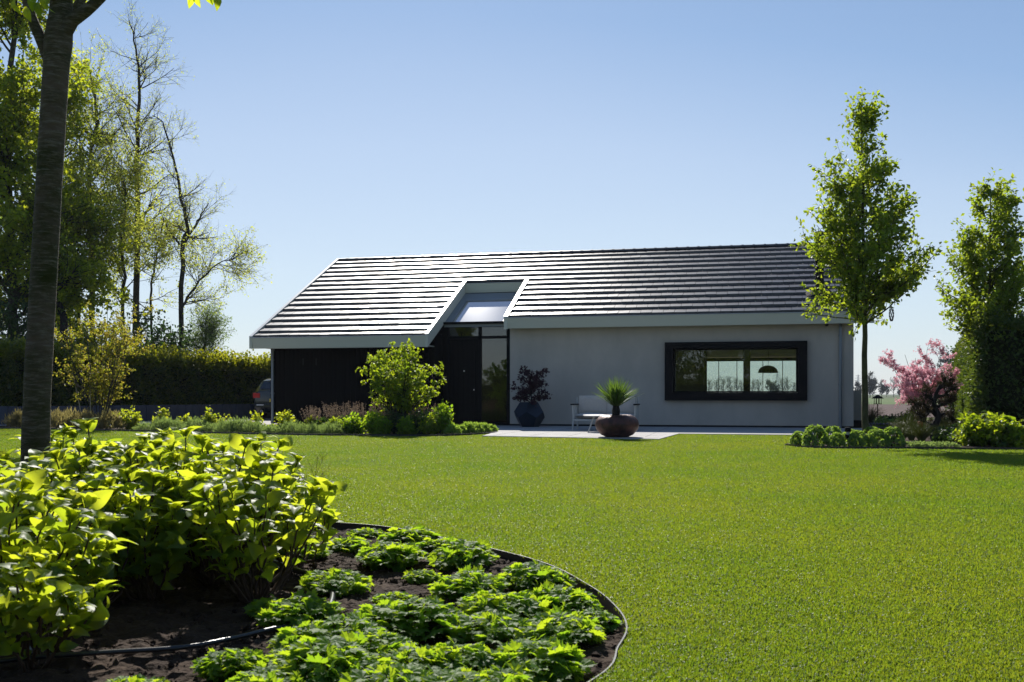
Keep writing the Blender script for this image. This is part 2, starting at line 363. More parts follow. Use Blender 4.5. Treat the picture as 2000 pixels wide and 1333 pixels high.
def put_leaves(mb, T, P, n, size, t0=.15, t1=1., off=.0, droop=.2, sj=.3, a=None, outw=.8):
    idx = rs.randint(0, P.shape[0], n); t = t0 + (t1 - t0) * rs.rand(n)
    pos, tan = interp(P, idx, t)
    d = nrm(tan * .6 + outw * rs.randn(n, 3) - np.array([0, 0, droop]))
    up = nrm(rs.randn(n, 3) * .7 + np.array([0, 0, .8]))
    mb.leaves(T, pos + off * rs.randn(n, 3), d, up, size * (1 - sj + 2 * sj * rs.rand(n)), a=a)

def soft_noise(p, s=1.0, o=0.0):
    return (np.sin(p[..., 0] * 3.1 * s + o) * np.cos(p[..., 1] * 2.7 * s + 1.3 + o) + .6 * np.sin(p[..., 0] * 6.7 * s + p[..., 2] * 5.1 * s + 2 + o) + .5 * np.cos(p[..., 1] * 8.3 * s - p[..., 2] * 4.3 * s + o) + .35 * np.sin((p[..., 0] + p[..., 1]) * 13.1 * s + o)) / 1.6

def mound(name, label, cat, loc, rx, rz_, nleaf, size, m, T=LQ, group=None, upb=.5, stems=14, bump=.12, base=.0, mstem='stem', inner=.55, flat=False):
    """rounded leafy bush: leaves through an uneven dome, short stems below"""
    t = thing(name, label, cat, loc, 0, group)
    v = nrm(rs.randn(nleaf, 3)); v[:, 2] = np.abs(v[:, 2]) * (1 if not flat else .8)
    o = rs.rand() * 9
    rr = (inner + (1 - inner) * rs.rand(nleaf) ** .5) * (1 + bump * soft_noise(v * 2.2, 1, o))
    p = v * rr[:, None] * np.array([rx, rx, rz_]) + np.array([0, 0, base])
    mb = MB(); mb.leaves(T, p, nrm(v + .55 * rs.randn(nleaf, 3) + np.array([0, 0, upb])), nrm(v * .5 + .5 * rs.randn(nleaf, 3) + [0, 0, .6]), size * (.7 + .6 * rs.rand(nleaf)))
    mb.build('foliage', M[m], t)
    if stems:
        q = nrm(rs.randn(stems, 3)); q[:, 2] = np.abs(q[:, 2]) + .4; q = nrm(q) * np.array([rx, rx, rz_]) * .85
        P = np.stack([q * [.25, .25, 0], q * [.7, .7, .5], q + [0, 0, base]], 1)
        MB().tubes(P, [.006, .005, .003], 3).build('stems', M[mstem], t)
    return t

# ================================================================== GROUND
def sheet(name, poly, z, m, holes=(), kind='structure', thick=0):
    vs = [[Vector((x, y, 0)) for x, y in poly]] + [[Vector((x, y, 0)) for x, y in h] for h in holes]
    tr = tessellate_polygon(vs); flat = [(v.x, v.y, z) for l in vs for v in l]
    F = []
    for a, b, c in tr:
        A, B, D = (Vector(flat[i][:2]) for i in (a, b, c))
        F.append((a, b, c) if (B - A).cross(D - A) > 0 else (a, c, b))
    mb = MB(); mb.add(flat, np.array(F))
    if thick:
        n = len(poly); mb.add([(x, y, z) for x, y in poly] + [(x, y, z - thick) for x, y in poly], [(i, (i + 1) % n, n + (i + 1) % n, n + i) for i in range(n)])
    return tag(mb.build(name, m), kind=kind)
def smooth_poly(pts, k=8, closed=True):
    pts = np.array(pts, float); n = len(pts); out = []
    for i in range(n if closed else n - 1):
        g = lambda j: pts[j % n] if closed else pts[min(max(j, 0), n - 1)]
        p0, p1, p2, p3 = g(i - 1), g(i), g(i + 1), g(i + 2)
        for u in np.arange(k) / k:
            out.append(.5 * (2 * p1 + (p2 - p0) * u + (2 * p0 - 5 * p1 + 4 * p2 - p3) * u ** 2 + (3 * p1 - p0 - 3 * p2 + p3) * u ** 3))
    if not closed: out.append(pts[-1])
    return np.array(out)
def inside(p, poly):
    x, y = p[:, 0], p[:, 1]; c = np.zeros(len(p), bool); n = len(poly); j = n - 1
    for i in range(n):
        xi, yi = poly[i]; xj, yj = poly[j]
        cond = ((yi > y) != (yj > y)) & (x < (xj - xi) * (y - yi) / (yj - yi + 1e-12) + xi)
        c ^= cond; j = i
    return c
BED = smooth_poly([(-1.43, 6.95), (-.86, 6.68), (-.375, 6.08), (.136, 5.3), (.355, 4.62), (.432, 4.15), (.435, 3.8), (.37, 3.5), (.25, 3.1),
                   (-.3, 2.3), (-1.6, 1.8), (-3.4, 2.1), (-4.5, 3.2), (-4.9, 4.8), (-4.2, 6.3), (-3.0, 7.0), (-2.1, 7.1)], 8)
HX, HYY, TT = -0.05701, 27.70755, R(13.3)
hu = np.array([math.cos(TT), -math.sin(TT)]); hn = np.array([math.sin(TT), math.cos(TT)])
def HP(a, b): p = np.array([HX, HYY]) + a * hu + b * hn; return (p[0], p[1])
BED_L = smooth_poly([(-14.5, 26.6), (-12.7, 25.6), (-10.2, 24.4), (-8.4, 23.4), (-5.6, 21.95), (-3.7, 21.3), (-1.6, 21.15), (-.7, 22.0), (-.36, 22.9), (-.55, 23.6), (-1.6, 24.9), (-3.6, 25.2), (-6.2, 24.6), (-9, 26.6), (-12.5, 28.2), (-14.3, 28.2)], 5)
BED_R = smooth_poly([(4.75, 17.3), (5.1, 16.4), (6.3, 16.25), (8.2, 15.9), (11, 15.8), (13.5, 17), (16.5, 30), (14.5, 34), (10.5, 31), (8.9, 24.6), (6.9, 21.6), (6.0, 19.8), (5.2, 18.4)], 5)
PATIO = [HP(-1.9, -.02), HP(.9, -.02)] + [HP(.9, -.02), HP(9.4, -.02), HP(9.4, -4.7), HP(4.95, -4.55), HP(4.75, -7.3), HP(1.0, -6.7), HP(.85, -5.4), HP(-.3, -3.2), HP(-1.9, -1.8)]
PATIO = PATIO[:1] + PATIO[2:]
def disc(r, z, n=96): a = np.arange(n) * 2 * math.pi / n; return [(r * math.cos(t), r * math.sin(t)) for t in a]
sheet('ground', disc(3500, 0), -.16, M['meadow'])
sheet('field', [(9, 38), (600, 60), (600, 96), (-500, 96), (-500, 60), (-30, 45)], -.10, M['field'])
sheet('crop_field', [(700, 96.5), (700, 230), (-700, 230), (-700, 96.5)], -.10, M['crop'])
LAWN_OUT = [(-45, -25), (22, -25), (22, 37.5), (-45, 44)]
mlawn = M['lawn'] = mat('lawn_turf', (.045, .085, .008), .9, .1, col2=(.085, .105, .014), vscale=.8, bump=.012, bscale=70)
sheet('lawn', LAWN_OUT, 0, mlawn, [BED])
sheet('driveway', [(-32, 26.5), (-14.5, 27.2), (-9, 24.9), (-5.5, 23.6), (-1.5, 24.1), HP(-2.0, -.5), HP(-7.2, -.5), HP(-7.2, 9.5), (-4, 42), (-9, 37.6), (-14.4, 28.9), (-32, 29.5)], .006, M['drive'])
pav = sheet('patio', PATIO, .022, M['paving'], thick=.1)
# joints between the slabs: narrow strips in a darker material laid just above the paving
mb = MB()
for b in np.arange(-6.6, -.2, .8): mb.box(1.0 if b < -4.5 else -.2, 4.7 if b < -4.5 else 9.3, b - .004, b + .004, .0225, .0235)
for a in np.arange(1.2, 4.7, .8): mb.box(a - .004, a + .004, -6.6, -.1, .0227, .0232)
o = mb.build('joint', M['plinth'], pav); o.location = (HX, HYY, 0); o.rotation_euler = (0, 0, -TT)
sheet('planting_bed', BED_L, .012, M['soil'])
sheet('planting_bed', BED_R, .012, M['soil'])
def thin_edge(name, path, label, z0, z1, th, m):
    P = np.array(path); T = nrm(np.gradient(P, axis=0)); Nn = np.stack([-T[:, 1], T[:, 0]], 1); n = len(P)
    V = []
    for off, z in ((0, z0), (0, z1), (th, z1), (th, z0)):
        q = P + Nn * off; V.append(np.column_stack([q, np.full(n, z)]))
    V = np.concatenate(V); F = []
    for r_ in range(4):
        a, b = r_ * n, ((r_ + 1) % 4) * n
        for i in range(n - 1): F.append((a + i, a + i + 1, b + i + 1, b + i))
    return tag(MB().add(V, np.array(F)).build(name, m, smooth=False), label, 'lawn edging')
thin_edge('lawn_edging', np.vstack([BED, BED[:1]]), 'thin dark plastic edging strip curving round the foreground planting bed', -.2, .014, .006, M['edging'])
thin_edge('lawn_edging', BED_L[2:46], 'low dark edging strip between lawn and the house-side flower bed', -.02, .045, .006, M['edging'])
thin_edge('lawn_edging', BED_R[0:24], 'low dark edging strip in front of the sedum balls', -.02, .04, .006, M['edging'])
# foreground soil: a lumpy surface lower than the lawn
gx = np.linspace(-5.2, .7, 330); gy = np.linspace(1.5, 7.4, 330); X, Y = np.meshgrid(gx, gy)
seed(3)
def vnoise(X, Y, s, sd_):
    r_ = np.random.RandomState(sd_); g = r_.rand(200, 200); x = (X * s) % 199; y = (Y * s) % 199; i = x.astype(int); j = y.astype(int); u = x - i; v = y - j
    u = u * u * (3 - 2 * u); v = v * v * (3 - 2 * v); i2 = (i + 1) % 200; j2 = (j + 1) % 200
    return (g[i, j] * (1 - u) + g[i2, j] * u) * (1 - v) + (g[i, j2] * (1 - u) + g[i2, j2] * u) * v
Z = -.085 + .035 * vnoise(X, Y, 3, 1) + .03 * vnoise(X, Y, 11, 2) + .022 * vnoise(X, Y, 27, 3) + .010 * vnoise(X, Y, 60, 4)
ins = inside(np.column_stack([X.ravel(), Y.ravel()]), BED).reshape(X.shape)
Z = np.where(ins, Z, -.14)
V = np.stack([X, Y, Z], -1).reshape(-1, 3); i = np.arange(329)[:, None] * 330 + np.arange(329)[None]
F = np.stack([i, i + 1, i + 331, i + 330], -1).reshape(-1, 4)
tag(MB().add(V, F).build('soil', M['soil'], smooth=False), kind='structure')
def soilz(x, y):
    return float(-.085 + .035 * vnoise(np.array([x]), np.array([y]), 3, 1)[0] + .03 * vnoise(np.array([x]), np.array([y]), 11, 2)[0])
# clods
seed(5)
ico = np.array([(0, 0, 1), (.9, 0, .35), (.28, .85, .4), (-.72, .53, .45), (-.72, -.53, .4), (.28, -.85, .45), (0, 0, -.6)])
icf = np.array([(0, 1, 2), (0, 2, 3), (0, 3, 4), (0, 4, 5), (0, 5, 1), (6, 2, 1), (6, 3, 2), (6, 4, 3), (6, 5, 4), (6, 1, 5)])
p = np.column_stack([-4.8 + 5.2 * rs.rand(16000), 2 + 5 * rs.rand(16000)]); p = p[inside(p, BED * .985 + np.array([-.03, .07]))]
pz = -.085 + .035 * vnoise(p[:, 0], p[:, 1], 3, 1) + .03 * vnoise(p[:, 0], p[:, 1], 11, 2) + .012
pos = np.column_stack([p, pz + .004])
sz = .004 + .013 * rs.rand(len(p)) ** 4 * 1.4
MBc = MB(); MBc.leaves((ico, icf), pos, rs.randn(len(p), 3), rs.randn(len(p), 3), sz)
tag(MBc.build('soil_clods', M['clod']), 'crumbly dark brown soil clods over the foreground bed', kind='stuff', cat='soil')

# ---- grass blades (one mass)
seed(11)
n = 1700000
u = rs.rand(n); Y0, Y1 = 2.3, 27.0
Yg = (Y0 ** .15 + u * (Y1 ** .15 - Y0 ** .15)) ** (1 / .15)     # denser near the camera
Xg = (rs.rand(n) * 2 - 1) * (.56 * Yg + 1.0)
p = np.column_stack([Xg, Yg])
keep = ~inside(p, BED) & ~inside(p, BED_L) & ~inside(p, BED_R) & ~inside(p, PATIO)
hl = (p - np.array([HX, HYY])); ha = hl @ hu; hb = hl @ hn
keep &= ~((hb > -1.0) & (ha > -7.5) & (ha < 9.6)) & ~((Yg > 24) & (Xg > -6) & (Xg < 1)) & ~((Yg > 26.3) & (Xg < 0))
p = p[keep]; N = len(p)
tuft = vnoise(p[:, 0] + 20, p[:, 1], 1.1, 8) * .5 + vnoise(p[:, 0] + 20, p[:, 1], 5, 9) * .5
hgt = (.012 + .013 * rs.rand(N)) * (.7 + .7 * tuft); wd = (.0012 + .0009 * rs.rand(N)) * (1 + p[:, 1] / 9)
azb = rs.rand(N) * 6.283; lean = .15 + .75 * rs.rand(N) ** 1.3; la = rs.rand(N) * 6.283
side = np.stack([np.cos(azb), np.sin(azb), np.zeros(N)], 1) * wd[:, None]
b0 = np.column_stack([p, np.full(N, -.002)])
ld = np.stack([np.cos(la), np.sin(la), np.zeros(N)], 1)
mid = b0 + ld * (hgt * lean * .35)[:, None] + np.array([0, 0, 1]) * (hgt * .6)[:, None]
tip = b0 + ld * (hgt * lean * 1.05)[:, None] + np.array([0, 0, 1]) * (hgt * (1.05 - .45 * lean))[:, None]
V = np.stack([b0 - side, b0 + side, mid + side * .8, mid - side * .8, tip], 1)
F = (np.array([(0, 1, 2), (0, 2, 3), (3, 2, 4)])[None] + (np.arange(N) * 5)[:, None, None]).reshape(-1, 3)
patch = vnoise(p[:, 0] + 30, p[:, 1], .6, 12)
gb = MB(); gb.add(V, F, 0, np.repeat(np.clip(.1 + .7 * rs.rand(N) + .35 * (patch - .4), 0, 1), 5))
tag(gb.build('grass', M['turf']), 'short mown lawn grass between the beds and the house', kind='stuff', cat='grass')

# ================================================================== HOUSE
T26 = math.tan(R(26)); zr = lambda b: 2.95 + (b + .4) * T26
RB = 4.7; ZR = zr(RB); A0, A1 = -7.13, 9.5; N0, N1, NB = -1.95, -.05, 2.2; BL = -1.46
house = thing('house', 'modern bungalow with black stepped tile roof, grey plaster wall and black timber garage', 'house', (HX, HYY, 0), -TT)
def slab(mb, a0, a1, b0, b1, dz0, dz1, mi=0):          # slab following the front roof slope
    mb.prism([(b0, zr(b0) + dz0), (b1, zr(b1) + dz0), (b1, zr(b1) + dz1), (b0, zr(b0) + dz1)], 'x', a0, a1, mi)
rf = MB()
slab(rf, A0 + .02, N0 - .02, BL + .10, RB, -.2, -.03); slab(rf, N0 - .02, N1 + .02, NB + .10, RB, -.2, -.03); slab(rf, N1 + .02, A1 - .02, -.30, RB, -.2, -.03)
rf.prism([(RB, ZR - .2), (RB * 2 + .4, zr(-.4) - .2), (RB * 2 + .4, zr(-.4)), (RB, ZR)], 'x', A0 + .02, A1 - .02)
roof = rf.build('roof', M['plinth'], house)
# stepped tiles
seed(21)
tm = MB(); CR = .428 * math.cos(R(26)); nb = int((RB - BL) / CR) + 1; TW = .30
for r_ in range(nb):
    b1 = RB - r_ * CR; b0 = b1 - CR
    off = (r_ % 2) * TW / 2
    for rng0, rng1, bmin in ((A0 + .06, N0 - .07, BL + .1), (N0 - .07, N1 + .10, NB + .1), (N1 + .10, A1 - .05, -.4 + .1)):
        if b1 < bmin + .12: continue
        bb0 = max(b0, bmin)
        a = rng0 - off + 0.0
        while a < rng1:
            x0, x1 = max(a, rng0), min(a + TW, rng1); a += TW
            if x1 - x0 < .03: continue
            g = .0045; j1, j2, j3 = rs.randn(3) * .002
            hf, hb_ = .072, .012
            zf = zr(bb0) + hf; zb = zr(b1 + .02) + hb_
            V = [(x0 + g, bb0 - .015, zf + j1), (x1 - g, bb0 - .015, zf + j1 + j2), (x1 - g, b1 + .02, zb + j3), (x0 + g, b1 + .02, zb + j3),
                 (x0 + g, bb0 - .015, zr(bb0) + .012), (x1 - g, bb0 - .015, zr(bb0) + .012), (x1 - g, b1 + .02, zb - .02), (x0 + g, b1 + .02, zb - .02)]
            tm.add(V, np.array([(0, 1, 2, 3), (0, 4, 5, 1), (1, 5, 6, 2), (0, 3, 7, 4), (4, 7, 6, 5)]), 0, rs.rand())
tm.build('tiles', M['tile'], roof)
rg = MB(); a = A0 + .05
while a < A1 - .3:                                          # ridge tiles, each with a raised collar
    th = np.linspace(-.15, math.pi + .15, 9)
    for x0, x1, r0 in ((a, a + .29, .105), (a + .27, a + .335, .125)):
        V = [(x, RB + r0 * 1.15 * math.cos(t), ZR + .015 + r0 * .62 * math.sin(t)) for x in (x0, x1) for t in th]
        rg.add(V, [(i, i + 1, 10 + i, 9 + i) for i in range(8)] + [tuple(range(9)), tuple(range(17, 8, -1))], 0, rs.rand())
    a += .335
rg.build('ridge', M['tile'], roof)
# fascias, verge trims
def fascia(name, a0, a1, b, hgt=.26, sl=.05):
    z1 = zr(b) + .03
    MB().prism([(b, z1), (b + sl, z1 - hgt - .03), (b + sl + .03, z1 - hgt - .03), (b + .06, z1)], 'x', a0, a1).build('fascia', M['fascia'], roof)
    MB().prism([(b - .012, z1 + .002), (b + .085, z1 + .012), (b + .085, z1 + .026), (b - .012, z1 + .018)], 'x', a0 - .003, a1 + .003).build('gutter_cap', M['trim'], roof)
fascia('f', A0, N0, BL); fascia('f', N1, A1, -.4, .25); fascia('f', N0, N1, NB, .24)
def verge(a0, a1, b0, b1, dz=-.26, top=.075):
    mb = MB(); slab(mb, a0, a1, b0, b1, dz, top); mb.build('verge_board', M['fascia'], roof)
    mb = MB(); slab(mb, a0 - .004, a1 + .004, b0 - .004, b1, top + .001, top + .012); mb.build('verge_cap', M['trim'], roof)
verge(A0 - .045, A0 + .035, BL + .002, RB + .02)
verge(N0 - .05, N0 + .03, BL + .002, NB + .1, -.27, .078)
verge(N1 - .03, N1 + .08, -.398, NB + .1, -.27, .078)
verge(A1 - .035, A1 + .045, -.398, RB + .02)
# soffits
mb = MB(); mb.box(A0 + .05, N0 - .06, BL + .085, -.3, 2.205, 2.225); mb.build('soffit', M['fascia'], roof)
mb = MB(); mb.box(N1 + .02, A1 - .04, -.315, .0, 2.735, 2.755); mb.build('soffit', M['fascia'], roof)
# walls
G = -.6                                                     # garage wall plane
wl = MB(); zt = 2.9
wl.box(0.0, 4.42, 0, .3, .07, zt); wl.box(7.79, 9.09, 0, .3, .07, zt); wl.box(4.42, 7.79, 0, .3, .07, .86); wl.box(4.42, 7.79, 0, .3, 2.16, zt)
wl.build('plaster_wall', M['plaster'], house)
MB().box(0.0, 9.07, .015, .28, 0, .07).build('plinth', M['plinth'], house)
gw = MB()
gw.prism([(.3, .07), (9.4, .07), (9.4, 2.7), (4.7, 4.9), (.3, 2.85)], 'x', 8.79, 9.088); gw.build('gable_wall', M['plaster'], house)
gg = MB(); gg.prism([(G + .1, .05), (9.4, .05), (9.4, 2.7), (4.7, 4.9), (G + .1, 2.5)], 'x', -6.93, -6.75); gg.build('gable_wall', M['blackwood'], house)
# garage cladding: vertical boards with gaps
cl = MB(); seed(4); a = -6.95
cl.box(-6.95, -2.04, G + .02, G + .12, .05, 2.50)
while a < -2.05:
    wv = .145; d = rs.rand() * .004
    cl.box(a + .004, min(a + wv - .004, -2.04), G - .012 - d, G + .018, .06, 2.38 + .06 * 0); a += wv
cl.build('timber_wall', M['blackwood'], house)
cr = MB(); cr.box(-2.04, -1.99, G - .016, .12, .05, 2.6)
b = G
cr.box(-1.99, -1.86, .10, .2, .05, 2.80); cr.build('corner_wall', M['blackwood'], house)
for a in (-5.95, -5.55): MB().box(a, a + .035, G - .024, G - .017, 1.72, 1.92).build('wall_vent', M['plinth'], house)
# entrance: frame, door, panes
E0 = .12
fr = MB()
fr.box(-1.86, -.0, E0 - .05, E0 + .06, 2.455, 2.53); fr.box(-1.86, 0, E0 - .05, E0 + .06, 2.805, 2.90)
fr.box(-1.86, -1.80, E0 - .05, E0 + .06, .03, 2.805); fr.box(-.93, -.85, E0 - .05, E0 + .06, .03, 2.805); fr.box(-.115, -.0, E0 - .05, E0 + .06, .03, 2.805)
fr.box(-.85, -.115, E0 - .05, E0 + .06, .03, .11)
en = fr.build('entrance_frame', M['blackframe'], house)
MB().box(-1.95, -.02, -.06, .18, 2.865, 2.93).build('lintel', M['blackframe'], house)
dr = MB(); dr.box(-1.795, -.935, E0 - .02, E0 + .04, .05, 2.45)
for k in range(6): dr.box(-1.795 + .1433 * k + .004, -1.795 + .1433 * (k + 1) - .004, E0 - .028, E0 - .018, .06, 2.44)
door = dr.build('door', M['door'], house)
hd = MB(); hd.tubes([[(-1.02, E0 - .09, .55), (-1.02, E0 - .09, 2.1)]], [.014, .014], 8, cap=True)
for z in (.75, 1.9): hd.tubes([[(-1.02, E0 - .09, z), (-1.02, E0 - .02, z)]], [.009, .009], 6)
hd.build('handle', M['blackframe'], door)
MB().lathe([(0, 0), (.022, 0), (.022, .01), (0, .012)], 12).build('peephole', M['steel'], door).matrix_local = Matrix.Translation((-1.35, E0 - .03, 1.55)) @ Matrix.Rotation(R(90), 4, 'X')
MB().lathe([(0, 0), (.02, 0), (.02, .012), (0, .014)], 12).build('lock', M['steel'], door).matrix_local = Matrix.Translation((-1.06, E0 - .03, 1.02)) @ Matrix.Rotation(R(90), 4, 'X')
ge = glassmat('entrance_glass', (.6, .63, .6)); ge.node_tree.nodes['Math'].inputs[1].default_value = .04
for nm, a0, a1, z0, z1 in (('transom_pane', -1.80, -.93, 2.53, 2.805), ('transom_pane', -.85, -.115, 2.53, 2.805), ('side_pane', -.85, -.115, .11, 2.455)):
    MB().box(a0, a1, E0, E0 + .012, z0, z1).build(nm, ge, en)
# wall lights beside the door: small round spots
# sloped roof light in the notch
sk = MB(); off = -.30
def skb(a0, a1, b0, b1, d0, d1): slab(sk, a0, a1, b0, b1, off + d0, off + d1)
skb(N0 + .035, N0 + .22, .0, NB - .02, -.06, .05); skb(N1 - .18, N1 - .035, .0, NB - .02, -.06, .05)
skb(N0 + .22, N1 - .18, NB - .55, NB - .02, -.06, .045); skb(N0 + .22, N1 - .18, .0, .10, -.06, .048)
skl = sk.build('roof_window', mat('grey_frame', (.2, .21, .205), .5), house)
sg = MB(); slab(sg, N0 + .22, N1 - .18, .10, NB - .55, off - .0, off + .012)
gc = glassmat('coated_glass', (.5, .55, .55)); gc.node_tree.nodes['Math'].inputs[1].default_value = .55; gc.node_tree.nodes['Glossy BSDF'].inputs['Roughness'].default_value = .06
sg.build('pane', gc, skl)
# added white sheet under the roof light pane, stands in for its bright reflection
sb = MB(); slab(sb, N0 + .24, N1 - .20, .12, 1.15, off - .10, off - .095); sb.build('glare_sheet', mat('glare_white', (.7, .7, .7), .9, .1), skl)
# ---- picture window
wf = MB(); a0, a1, z0, z1, g0, g1, y0, y1 = 4.28, 7.94, .73, 2.28, 4.50, 7.72, .935, 2.11
wf.box(a0, a1, -.14, .22, z0, y0 - .002); wf.box(a0, a1, -.14, .22, y1 + .002, z1); wf.box(a0, g0, -.14, .22, y0 - .002, y1 + .002); wf.box(g1, a1, -.14, .22, y0 - .002, y1 + .002)
wn = wf.build('window', M['blackframe'], house)
sf = MB(); sf.box(g0, g1, .10, .18, y0, y0 + .04); sf.box(g0, g1, .10, .18, y1 - .04, y1); sf.box(g0, g0 + .05, .10, .18, y0 + .04, y1 - .04); sf.box(g1 - .05, g1, .10, .18, y0 + .04, y1 - .04)
sf.build('sash', M['blackframe'], wn)
MB().box(g0 + .05, g1 - .05, .135, .147, y0 + .04, y1 - .04).build('pane', M['glass'], wn)
# ---- interior shell, back wall with sliding glass doors
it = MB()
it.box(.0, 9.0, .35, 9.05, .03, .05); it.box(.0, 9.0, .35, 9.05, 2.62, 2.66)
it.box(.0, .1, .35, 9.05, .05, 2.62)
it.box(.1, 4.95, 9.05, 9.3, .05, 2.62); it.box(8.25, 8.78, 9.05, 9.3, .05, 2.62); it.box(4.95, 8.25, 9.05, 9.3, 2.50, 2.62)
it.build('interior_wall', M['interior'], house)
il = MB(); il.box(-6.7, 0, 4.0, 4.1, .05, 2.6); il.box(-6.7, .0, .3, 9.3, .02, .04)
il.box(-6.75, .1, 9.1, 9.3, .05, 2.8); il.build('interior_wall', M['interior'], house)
pr = MB(); x = 4.97
for xx in (4.95, 6.29, 8.17): pr.box(xx, xx + (.24 if xx == 6.29 else .08), 9.1, 9.2, .05, 2.5)
pr.box(5.03, 8.17, 9.1, 9.2, 2.06, 2.18)
for xx in (5.43, 5.44 + .62, 6.95, 7.62): pr.box(xx, xx + .022, 9.12, 9.17, .05, 2.06)
pr.build('sliding_door_frame', M['blackframe'], house)
MB().box(5.03, 8.17, 9.14, 9.15, .05, 2.06).build('sliding_door_pane', M['glass'], house)
MB().box(5.03, 8.17, 9.13, 9.14, 2.18, 2.5).build('roller_blind', leafmat('blind_cloth', (.5, .46, .38), (.5, .46, .38), (.5, .45, .36), .5, .9, .1), house)
# chimney flue
ch = MB(); ca, cb = 8.3, .72; zb = zr(cb) - .05; zt_ = 5.08
ch.lathe([(.115, zb), (.115, zt_), (.10, zt_ + .01), (.10, zt_ - .1)], 20, (ca, cb, 0))
chm = ch.build('chimney', M['blackframe'], roof, smooth=False)
MB().lathe([(.06, zt_ + .02), (.06, zt_ + .06), (.15, zt_ + .06), (.15, zt_ + .12), (.03, zt_ + .17), (0, zt_ + .17)], 20, (ca, cb, 0)).build('cowl', M['blackframe'], roof)
fl = MB(); th = np.linspace(0, 2 * math.pi, 25)
V = [(ca + .13 * math.cos(t), cb + .13 * math.sin(t), zr(cb + .13 * math.sin(t)) + .18) for t in th] + [(ca + .36 * math.cos(t), cb + .30 * math.sin(t), zr(cb + .30 * math.sin(t)) + .078 + .006 * math.sin(7 * t)) for t in th]
fl.add(V, [(i, i + 1, 26 + i, 25 + i) for i in range(24)]); fl.build('flashing', M['plinth'], roof)
# downpipes
def downpipe(a, b, ztop, bands):
    pb = MB(); pb.tubes([[(a, b + .1, ztop), (a, b + .02, ztop - .05), (a, b, ztop - .12), (a, b, .03)]], [.04] * 4, 12)
    d = pb.build('downpipe', M['zinc'], house, smooth=True)
    for z in bands:
        MB().tubes([[(a, b, z), (a, b, z + .05)]], [.047, .047], 12, cap=True).build('bracket', M['zinc'], d)
downpipe(8.76, -.075, 2.72, (2.38, 1.12, .25)); downpipe(-6.86, G - .07, 2.2, (1.85, .9))
sp = MB(); sp.lathe([(0, 0), (.03, .01), (.045, .04), (.045, .06), (0, .06)], 14, (8.42, -.12, 2.64)); sp.build('security_camera', M['blackframe'], house)  # small dark camera mounted under the eave, gives no light

# side wall beyond the right corner
o = thing('side_wall', 'low grey plaster side wall with black base beside right corner of house', 'wall', (*HP(9.3, 1.2), 0), -TT)
MB().box(-.18, .1, -.1, .15, .2, 1.0).build('wall_panel', M['plaster'], o)
MB().box(-.2, .2, -.14, .2, 0, .2).build('base', M['plinth'], o)

# pendant lamp inside
o = thing('pendant_lamp', 'dark dome pendant lamp hanging behind the big picture window', 'lamp', (*HP(7.0, 2.2), 1.50), 0)
MB().lathe([(.27, 0), (.275, .02), (.25, .10), (.18, .17), (.08, .205), (0, .21)], 28).build('lamp_shade', M['blackframe'], o, smooth=True)
MB().tubes([[(0, 0, .2), (.02, 0, .5), (-.02, 0, .8), (0, 0, 1.11)]], [.006] * 4, 5).build('cord', M['blackframe'], o)

# ================================================================== PATIO FURNITURE
o = thing('sofa', 'white slatted outdoor two-seat sofa with pale grey cushions against the plaster wall', 'sofa', (*HP(3.06, -2.75), .022), -TT)
mw = mat('white_wood', (.42, .42, .40), .5); mc = mat('cushion', (.50, .45, .40), .95, .1, col2=(.44, .40, .36), vscale=30, bump=.004, bscale=200)
MB().box(-.72, .72, -.34, .34, .22, .27).build('seat_frame', mw, o, bevel=.006)
for sx in (-1, 1):
    for sy in (-1, 1):
        zt2 = .62 if sy < 0 else .80
        MB().tubes([[(sx * .76, sy * .36, 0), (sx * .74, sy * .33, .3), (sx * .76, sy * .34, zt2)]], [.018, .024, .02], 8, cap=True).build('leg', mw, o)
    ab = MB()
    for k in range(6): ab.box(sx * .745 - .008, sx * .745 + .008, -.28 + .1 * k, -.25 + .1 * k, .26, .6)
    ab.build('side_slats', mw, o)
    MB().box(sx * .76 - .045, sx * .76 + .045, -.42, .36, .61, .64).build('armrest', M['blackframe'], o, bevel=.01)
MB().box(-.7, .7, .30, .33, .4, .46).build('back_rail', mw, o)
def cushion(a0, a1, b0, b1, z0, z1, lean=0):
    me = MB(); n_ = 10; V = []; F = []
    for iz, zz in enumerate((0, 1)):
        for i in range(n_ + 1):
            for j in range(n_ + 1):
                u, v = i / n_, j / n_
                pf = (math.sin(math.pi * u) * math.sin(math.pi * v)) ** .35 if 0 < i < n_ and 0 < j < n_ else 0
                V.append((a0 + (a1 - a0) * u, v, .5 + (zz - .5) * (.25 + .75 * pf)))
    K = (n_ + 1) ** 2
    for i in range(n_):
        for j in range(n_):
            q = i * (n_ + 1) + j
            F += [(q, q + 1, q + n_ + 2, q + n_ + 1), (K + q, K + q + n_ + 1, K + q + n_ + 2, K + q + 1)]
    V = np.array(V)
    if lean: V = np.column_stack([V[:, 0], b0 + (b1 - b0) * V[:, 2] + lean * V[:, 1], z0 + (z1 - z0) * V[:, 1]])
    else: V = np.column_stack([V[:, 0], b0 + (b1 - b0) * V[:, 1], z0 + (z1 - z0) * V[:, 2]])
    return me.add(V, F)
for a0_, a1_ in ((-.7, -.005), (.005, .7)):
    cushion(a0_, a1_, -.36, .3, .27, .42).build('seat_cushion', mc, o, smooth=True)
    cushion(a0_, a1_, .12, .27, .40, .84, .08).build('back_cushion', mc, o, smooth=True)
o = thing('coffee_table', 'round white coffee table with splayed legs in front of the sofa', 'table', (*spot(1178, 23.1)[:2], .022))
MB().lathe([(0, .36), (.44, .36), (.47, .375), (.47, .39), (.44, .395), (0, .395)], 40).build('tabletop', mat('white_top', (.62, .62, .61), .4), o)
